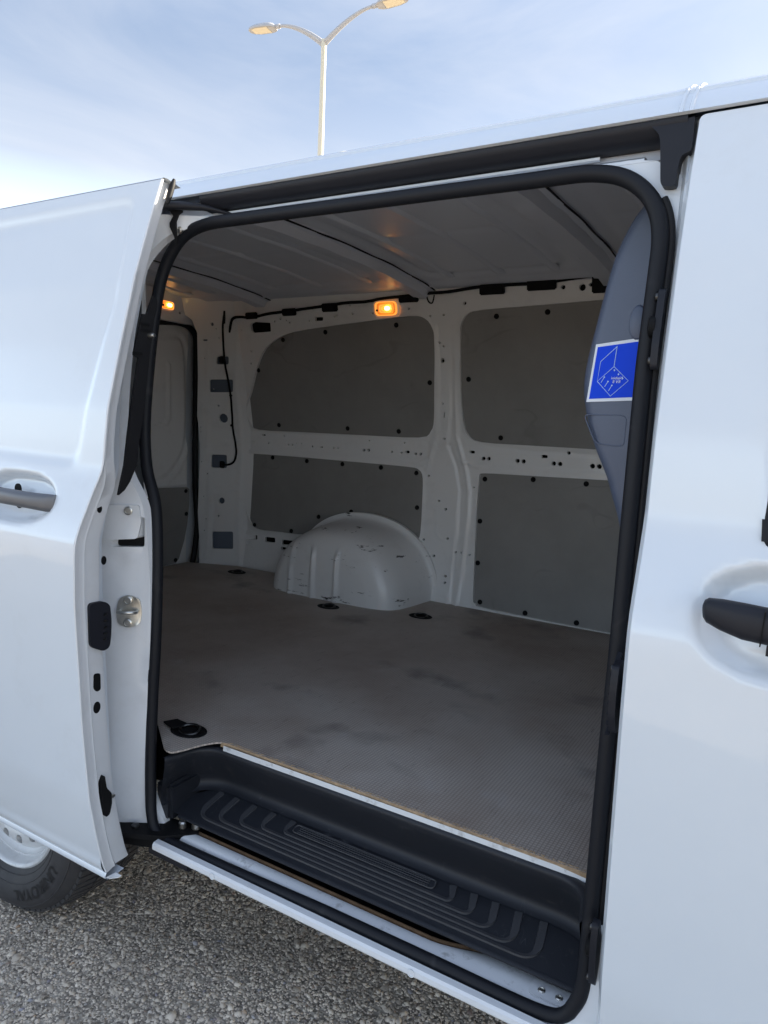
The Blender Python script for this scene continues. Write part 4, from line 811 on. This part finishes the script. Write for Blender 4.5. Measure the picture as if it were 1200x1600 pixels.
# sticker
stk = bpy.data.objects.new('sticker', None); C.objects.link(stk); stk.parent = part_o
O4 = [(-0.3288,1.4639),(-0.2577,1.4733),(-0.2582,1.3723),(-0.3377,1.368)]
slab('sticker_border', 'sticker_white', stk, [(x, PY-.0006, z) for x, z in O4], (0, -.0006, 0))
I4 = [(-0.3255,1.4593),(-0.2578,1.4679),(-0.2587,1.3779),(-0.3333,1.3732)]
slab('sticker_field', 'sticker_blue', stk, [(x, PY-.0013, z) for x, z in I4], (0, -.0005, 0))
lines = [[(-0.2929,1.4606),(-0.3187,1.4354),(-0.3217,1.4028),(-0.296,1.4272)], [(-0.2936,1.4599),(-0.296,1.4272),(-0.271,1.4042),(-0.298,1.3786),(-0.3217,1.4028)], [(-0.3105,1.4098),(-0.3154,1.4005)], [(-0.3039,1.4026),(-0.3088,1.3941)], [(-0.297,1.3963),(-0.3019,1.3872)], [(-0.2948,1.4214),(-0.295,1.4195)], [(-0.2877,1.4147),(-0.2882,1.4131)], [(-0.2805,1.408),(-0.2807,1.4064)]]
for l in lines: tube('sticker_line', 'sticker_line', stk, [(x, PY-.0018, z) for x, z in l], .00065, 5)
for l in lines[2:]: obj('sticker_dot', lathe_mesh([(.0013, 0), (.0013, -.0006), (.0002, -.0007)], 8, 'Y'), 'sticker_line', stk, (l[0][0], PY-.0018, l[0][1]))
def text_mesh(s, size):
    cu = bpy.data.curves.new('t', 'FONT'); cu.body = s; cu.size = size; cu.align_x = 'CENTER'; o = bpy.data.objects.new('t', cu); C.objects.link(o)
    bpy.context.view_layer.update(); dg = bpy.context.evaluated_depsgraph_get(); me = bpy.data.meshes.new_from_object(o.evaluated_get(dg)); bpy.data.objects.remove(o); return me
for s, (x, z) in (('Naibini', [(-0.2901,1.4063)][0]), ('RV 8', [(-0.2902,1.4002)][0])):
    me = text_mesh(s, .0068)
    for v in me.vertices: v.co = (-v.co.x*.95+.12*v.co.y, 0, v.co.y)
    obj('sticker_text', me, 'sticker_white', stk, (x, PY-.0022, z))

# ---- sliding door, pushed open ------------------------------------------------------------------------------
sd = bpy.data.objects.new('sliding_door', None); C.objects.link(sd); sd.parent = van
XE = _tab([(.32, -1.200), (.46, -1.205), (.66, -1.215), (.93, -1.220), (1.08, -1.215), (1.155, -1.206), (1.205, -1.195), (1.32, -1.190), (1.48, -1.180), (1.58, -1.175), (1.71, -1.168), (1.80, -1.164)], .012)
ZTOP, ZBOT = 1.779, .338
emb_door = round_poly([(-2.12, 1.736)]+[(-1.2303,1.7432),(-1.2191,1.5337),(-1.2407,1.4112),(-1.275,1.2054)]+[(-2.12, 1.222)], [.03, .03, 0, 0, .04, .03], 4)
def door_grid():
    us = np.concatenate([np.linspace(0, .02, 4)[:-1], np.arange(.02, 1.03, .0075)]); zs = np.arange(ZBOT, ZTOP+.001, .0075)
    U, Z = np.meshgrid(us, zs); x = XE(Z)-U; P = np.stack([x.ravel(), Z.ravel()], -1); y = YD(P[:, 1]).copy()
    d = segdist(emb_door, P); ins = inside(emb_door, P); y += .0075*sstep(np.where(ins, d, -d)/.026+.5)
    cx, cz = [(-1.3067,1.1259)][0]; cx -= .142; cz += .001
    dd = (np.abs((P[:, 0]-cx)/.142)**2.3+np.abs((P[:, 1]-cz)/.053)**2.3)**(1/2.3); y += .032*sstep((1-dd)/.28)
    bot = np.clip((.372-P[:, 1])/.034, 0, 1); y += -.006*np.sin(bot*math.pi)*.6
    V = np.column_stack([P[:, 0], y, P[:, 1]]); n, m_ = len(zs), len(us)
    F = [[i*m_+j, i*m_+j+1, (i+1)*m_+j+1, (i+1)*m_+j] for i in range(n-1) for j in range(m_-1)]
    return obj('door_skin', mesh('door_skin', V, F), 'paint', sd), (cx, cz)
skin, (HX, HZ) = door_grid()
hy = float(YD(HZ))
bar_handle('door_handle', 'handle_grey', skin, [(HX+.139, HZ-.002, .017, hy+.004, .006), (HX+.125, HZ-.002, .0185, hy-.006, .010), (HX+.09, HZ, .017, hy-.016, .012), (HX+.05, HZ+.002, .0165, hy-.022, .013), (HX, HZ+.003, .0165, hy-.024, .013), (HX-.08, HZ+.003, .018, hy-.016, .012), (HX-.13, HZ+.002, .010, hy+.002, .008)], 1)
hx1, hz1 = [(-1.4636,1.141)][0]
obj('lock_hole', lathe_mesh([(.011, 0), (.011, -.003), (.002, -.003)], 14, 'Y'), 'black', skin, (hx1, hy+.022, hz1))
hx1, hz1 = [(-1.4607,1.1084)][0]
obj('lock_hole', lathe_mesh([(.010, 0), (.010, -.003), (.002, -.003)], 14, 'Y'), 'black', skin, (hx1, hy+.022, hz1))
# hem flange, shut face and inner shell as one turned edge over the height
zs = np.linspace(ZBOT, ZTOP, 90)
def flw(z): return .008+.022*float(sstep((1.225-z)/.07))
def face_end(z): return flw(z)+.028+.014*float(sstep((1.3-z)/.3))
e1, e2, e3 = [], [], []
for z in zs:
    x, y, w, f = float(XE(z)), float(YD(z)), flw(z), face_end(z)
    e1.append([(x, y, z), (x+.0018, y+.002, z), (x+.001, y+.006, z), (x-.004, y+w*.75, z), (x-.003, y+w*.92, z), (x-.006, y+w, z)])
    e2.append([(x-.006, y+w, z), (x-.010, y+w+.003, z), (x-.011, y+f-.008, z), (x-.013, y+f-.002, z), (x-.020, y+f, z), (x-.055, y+f+.003, z)])
    e3.append([(x-.055, y+f+.003, z), (x-.12, y+f+.006, z), (x-1.0, y+f+.006, z)])
loft('hem_flange', 'paint_edge', sd, e1, deg=50)
shut = loft('shut_face', 'paint_edge', sd, e2, deg=50)
loft('inner_shell', 'paint_edge', sd, e3, deg=50)
loft('rear_edge', 'paint_edge', sd, [[(float(XE(z))-1.02, float(YD(z)), z), (float(XE(z))-1.02, float(YD(z))+.07, z)] for z in zs])
# bottom flange, curled at the front corner
loft('bottom_flange', 'paint', sd, [[(float(XE(ZBOT))-u, float(YD(ZBOT))+b, c) for b, c in ((.0, ZBOT+.001), (-.003, ZBOT-.004), (-.0035, ZBOT-.010), (.001, ZBOT-.015), (.012, ZBOT-.017), (.045, ZBOT-.012))] for u in np.linspace(-.004, 1.02, 20)], deg=60)
xb, yb_ = float(XE(ZBOT)), float(YD(ZBOT))
slab('corner_tab', 'paint_dirty', sd, [(xb+.001, yb_+.0, ZBOT-.012), (xb+.006, yb_+.010, ZBOT-.017), (xb+.013, yb_+.022, ZBOT-.019), (xb+.016, yb_+.028, ZBOT-.017), (xb+.003, yb_+.024, ZBOT-.013)], (0, 0, .0022))
loft('top_edge', 'paint', sd, [[(float(XE(ZTOP))-u, float(YD(ZTOP))+b, ZTOP+c) for b, c in ((0, 0), (.004, .003), (.012, .004), (.05, -.004))] for u in np.linspace(-.002, 1.02, 12)], deg=60)
tp = [(float(XE(z))+.001, float(YD(z))+.03, z) for z in np.linspace(1.735, 1.787, 8)]
tube('corner_rubber', 'rubber_dark', sd, tp, [.003, .005, .006, .006, .006, .006, .005, .003], 8)
def on_face(y, z, o=0): return (float(XE(z))-.0105+o, y, z)
blackx = lathe_mesh([(1, 0), (1, .0006), (.05, .0006)], 20, 'X'); blackx.materials.append(MATS['black'])
for y, z, r, k in [(-0.0902,1.1196,12,1),(-0.0753,1.0103,13,1),(-0.0954,0.7006,18,1)]:
    o = obj('edge_hole', blackx, None, shut, on_face(y, z), None); o.scale = (1, r*.00047*1.05, r*.00047*1.5)
q = [(-0.1019,0.7755),(-0.0855,0.7723),(-0.0852,0.7365),(-0.094,0.7339),(-0.1032,0.7421)]
slab('edge_slot', 'black', shut, [on_face(y, z) for y, z in round_poly(q, .006, 3)], (.0008, 0, 0))
lq = round_poly([(-0.1139,0.927),(-0.0791,0.9257),(-0.0642,0.9156),(-0.061,0.8836),(-0.0623,0.8499),(-0.0669,0.8242),(-0.0825,0.82),(-0.1126,0.8359)], .010, 4)
lt = slab('door_latch', 'plastic', sd, [on_face(y, z, -.002) for y, z in lq], (.010, 0, 0))
for y, z in [(-0.0776,0.8977),(-0.0777,0.8839),(-0.0778,0.8709),(-0.0789,0.8582),(-0.079,0.8457)]: obj('latch_tooth', box_mesh(.004, .008, .004, .001), 'steel_dark', lt, on_face(y, z, .010))
lq = round_poly([(-0.0986,0.5391),(-0.0901,0.5537),(-0.0865,0.5243),(-0.0748,0.5084),(-0.0749,0.4851),(-0.0815,0.4637),(-0.0912,0.461),(-0.0974,0.4953)], .004, 2)
lk = slab('lower_stop', 'black', sd, [on_face(y, z, -.002) for y, z in lq], (.014, 0, 0))
y, z = [(-0.0678,0.4955)][0]; obj('stop_pin', lathe_mesh([(.004, 0), (.0045, .012), (.003, .018)], 10, 'Y'), 'zinc', lk, (on_face(y, z)[0]+.004, y-.012, z))
# black strip with its guide on the shut face
sq = [(0.0115,1.5521),(0.0187,1.5491),(0.022,1.5383),(0.0198,1.5209),(0.0159,1.5076),(0.0126,1.4858),(0.008,1.4396),(0.0019,1.3557),(-0.0045,1.2974),(-0.0099,1.2594),(-0.0132,1.2062),(-0.0161,1.201),(-0.0261,1.172),(-0.0367,1.155),(-0.05,1.1453),(-0.0478,1.1673),(-0.0436,1.207),(-0.0382,1.268),(-0.0321,1.3225),(-0.0257,1.3712),(-0.0222,1.4026),(-0.0194,1.4255),(-0.0308,1.43),(-0.0273,1.4528),(-0.0203,1.4816),(-0.0133,1.5132),(-0.0028,1.5134),(0.0043,1.5327)]
slab('edge_strip', 'rubber_dark', sd, [on_face(y, z, -.001) for y, z in sq], (.007, 0, 0))
y, z = [(0.0044,1.4728)][0]; pin = obj('guide_pin', lathe_mesh([(.0055, 0), (.0055, .013), (.0035, .017)], 12, 'X'), 'zinc', sd, on_face(y, z, .004))
for ax, ay in [(-0.0081,1.493),(-0.0063,1.4805),(-0.0239,1.4335)]: obj('guide_rib', box_mesh(.006, .022, .006, .001), 'black', sd, on_face(ax, ay, .006))
# upper roller arm at the head of the opening
ua = bpy.data.objects.new('upper_roller_arm', None); C.objects.link(ua); ua.parent = van
tube('arm', 'plastic', ua, [(-1.215, .06, 1.745), (-1.19, .09, 1.750), (-1.155, .12, 1.751), (-1.12, .138, 1.744), (-1.08, .15, 1.731)], [.009, .009, .007, .005, .003], 8)
slab('bracket', 'black', ua, [on_cp(x, z, .004) for x, z in [(-1.2282,1.7523),(-1.2122,1.7538),(-1.1984,1.7488),(-1.1961,1.7399),(-1.2029,1.7332),(-1.2069,1.7201),(-1.2056,1.697),(-1.2032,1.6764),(-1.2054,1.6724),(-1.2096,1.6877),(-1.2179,1.7067),(-1.2187,1.7156),(-1.2126,1.7294),(-1.2201,1.7412),(-1.2293,1.742)]], (.004, -.006, 0))
obj('roller_bolt', lathe_mesh([(.008, 0), (.008, -.005), (.004, -.008)], 12, 'Y'), 'zinc', ua, (-1.205, .105, 1.705))

# ---- wheels --------------------------------------------------------------------------------------------------
def wheel():
    g = bpy.data.objects.new('wheel', None); C.objects.link(g); g.parent = van
    R = .335; W = .205
    tp_ = [(.212, .012), (.222, .004), (.235, -.008), (.258, -.018), (.282, -.020), (.300, -.014), (.315, -.002), (.326, .016), (.333, .036), (.335, .06), (.335, W-.06), (.330, W-.02), (.30, W+.012), (.26, W+.012), (.215, W)]
    tyre = obj('tyre', lathe_mesh_open(tp_, 120), 'tyre', g)
    # tread blocks at the shoulder and over the crown
    V, F = [], []
    for k in range(84):
        a0 = 2*math.pi*k/84
        for y0, y1, sk in ((.012, .062, .22), (.068, .10, -.1), (.106, .138, .1), (.144, .19, -.22)):
            pts = []
            for yy, aa in ((y0, a0), (y0, a0+.052), (y1, a0+.052+sk*(.5)*.2), (y1, a0+sk*.1)):
                rr = np.interp(yy, [.0, .016, .036, .06, W-.06, W-.02], [.322, .326, .333, .335, .335, .330])
                pts.append((yy, aa, rr))
            b = len(V)
            for dr in (-.003, .0065):
                for yy, aa, rr in pts: V.append(((rr+dr)*math.cos(aa), yy, (rr+dr)*math.sin(aa)))
            F += [[b, b+1, b+2, b+3], [b+4, b+5, b+6, b+7]]+[[b+i, b+(i+1) % 4, b+4+(i+1) % 4, b+4+i] for i in range(4)]
    tb = obj('tread_blocks', mesh('tread', V, F, False), 'tyre', tyre); tb['kind'] = 'stuff'
    for r_, w_ in ((.246, .0016), (.305, .0018), (.228, .0016)):
        yy = float(np.interp(r_, [p[0] for p in tp_[:10]], [p[1] for p in tp_[:10]]))
        obj('sidewall_bead', tube_mesh([(r_*math.cos(t), yy, r_*math.sin(t)) for t in np.linspace(0, 2*math.pi, 97)[:-1]], w_, 6, True), 'tyre', tyre)
    def wrap(s, size, rmid, a_start, m):
        me = text_mesh(s, size)
        bm = bmesh.new(); bm.from_mesh(me); bmesh.ops.triangulate(bm, faces=bm.faces); bmesh.ops.subdivide_edges(bm, edges=[e for e in bm.edges if e.calc_length() > .005], cuts=5); bm.to_mesh(me); bm.free()
        for v in me.vertices:
            r_ = rmid+v.co.y; a = a_start-v.co.x/rmid; yy = float(np.interp(r_, [p[0] for p in tp_[:10]], [p[1] for p in tp_[:10]]))-.0030; v.co = (r_*math.cos(a), yy, r_*math.sin(a))
        obj('tyre_lettering', me, m, tyre)
    wrap('UNIROYAL', .043, .258, rad(-50), 'tyre_letter')
    # steel rim
    rp_ = [(.216, .014), (.2165, .008), (.212, .0045), (.206, .007), (.203, .014), (.2005, .026), (.1965, .034), (.192, .033), (.188, .040), (.181, .046)]
    rim = obj('rim', lathe_mesh_open(rp_, 96), 'rim', g)
    n = 16; hs = [circ(.150*math.cos(2*math.pi*(k+.5)/n), .150*math.sin(2*math.pi*(k+.5)/n), .0125, 14) for k in range(n)]
    sheet('disc', 'rim', rim, circ(0, 0, .1815, 64), hs, lambda P: np.stack([P[:, 0], .046-.020*sstep((.180-np.hypot(P[:, 0], P[:, 1]))/.025)+.034*sstep((.140-np.hypot(P[:, 0], P[:, 1]))/.045), P[:, 1]], -1), .012, rim=(0, .012, 0))
    obj('hub_cap', lathe_mesh([(.045, .02), (.044, .012), (.034, .006), (.004, .004)], 24, 'Y'), 'black', rim)
    for k in range(5): obj('lug_bolt', lathe_mesh([(.011, .05), (.011, .030), (.007, .026)], 6, 'Y'), 'steel_dark', rim, (.056*math.cos(2*math.pi*k/5+.3), .012, .056*math.sin(2*math.pi*k/5+.3)))
    obj('brake_drum', lathe_mesh([(.15, .09), (.15, .16), (.02, .16)], 32, 'Y'), 'underbody', g)
    return g
def lathe_mesh_open(prof, n):
    V, F = [], []
    for r, h in prof:
        for k in range(n): a = 2*math.pi*k/n; V.append((r*math.cos(a), h, r*math.sin(a)))
    for i in range(len(prof)-1):
        for k in range(n): F.append([i*n+k, i*n+(k+1) % n, (i+1)*n+(k+1) % n, (i+1)*n+k])
    return auto_smooth(mesh('lathe', V, F), 50)
wh = wheel(); wh.location = (WX, -.012, WR-.002)
def copy_tree(o, parent):
    c = o.copy(); C.objects.link(c); c.parent = parent
    for ch in o.children: copy_tree(ch, c)
    return c
for x, far in ((WX, 1), (1.485, 0), (1.485, 1)):
    w = copy_tree(wh, van); w.location = (x, 1.832 if far else -.012, WR-.002); w.rotation_euler = (0, 0, math.pi if far else 0)

# ================================================================== STREET LAMP
lamp = bpy.data.objects.new('street_lamp', None); C.objects.link(lamp); lamp.location = (-9.455, 11.727, 0)
tagobj(lamp, 'tall twin-arm street lamp with flat heads standing behind the van', 'street lamp')
obj('post', lathe_mesh([(.16, 0), (.16, .02), (.095, .03), (.088, .6), (.074, 4), (.054, 8.75), (.057, 8.76), (.057, 9.03), (.03, 9.05)], 24, 'Z'), 'post_paint', lamp)
obj('base_plate', box_mesh(.36, .36, .02, .004), 'lamp_metal', lamp, (0, 0, .011))
AD = np.array((1.0, .115, 0)); AD /= np.linalg.norm(AD); AN = np.array((-AD[1], AD[0], 0))
for s in (-1, 1):
    ts = np.linspace(0, 1, 16); P = [AD*s*(.02+1.08*t)+np.array((0, 0, 8.98+.50*(1-(1-t)**1.7))) for t in ts]
    a = obj('arm', tube_mesh(P, [.052-.022*t for t in ts], 12), 'lamp_metal', lamp)
    # slot rib under the arm
    obj('arm_web', tube_mesh([p-np.array((0, 0, .055*(1-k/15.)+.012)) for k, p in enumerate(P)], [.026-.012*t for t in ts], 8), 'lamp_metal', lamp)
    obj('knuckle', tube_mesh([AD*s*1.08+np.array((0, 0, 9.478)), AD*s*1.20+np.array((0, 0, 9.485))], [.045, .045], 12), 'lamp_metal', lamp)
    c0 = AD*s*1.18+np.array((0, 0, 9.485)); tilt = .06
    def hp_(u, w, z): return c0+AD*s*u+AN*w+np.array((0, 0, z+tilt*u))
    outl = [(0, .075), (.08, .13), (.20, .155), (.45, .150), (.60, .11), (.66, .05)]; outl = outl+[(u, -w) for u, w in outl[::-1]]
    bot = [hp_(u, w, -.035) for u, w in outl]; mid = [hp_(u*1.0, w, .0) for u, w in outl]; top = [hp_(.05+u*.8, w*.7, .055) for u, w in outl]; ctr = [hp_(.12+u*.5, w*.3, .07) for u, w in outl]
    h = loft('lamp_head', 'lamp_metal', lamp, [[hp_(.2+u*.3, w*.1, -.034) for u, w in outl], bot, mid, top, ctr], closed=True, caps=True, deg=40)
    lens = [(.17, .115), (.45, .118), (.57, .085), (.57, -.085), (.45, -.118), (.17, -.115)]
    slab('lens', 'lamp_lens', h, [tuple(hp_(u, w, -.036)) for u, w in lens], (0, 0, -.006))
    slab('gear_lid', 'lamp_metal', h, [tuple(hp_(u, w, -.036)) for u, w in [(.02, .07), (.15, .115), (.15, -.115), (.02, -.07)]], (0, 0, -.004))
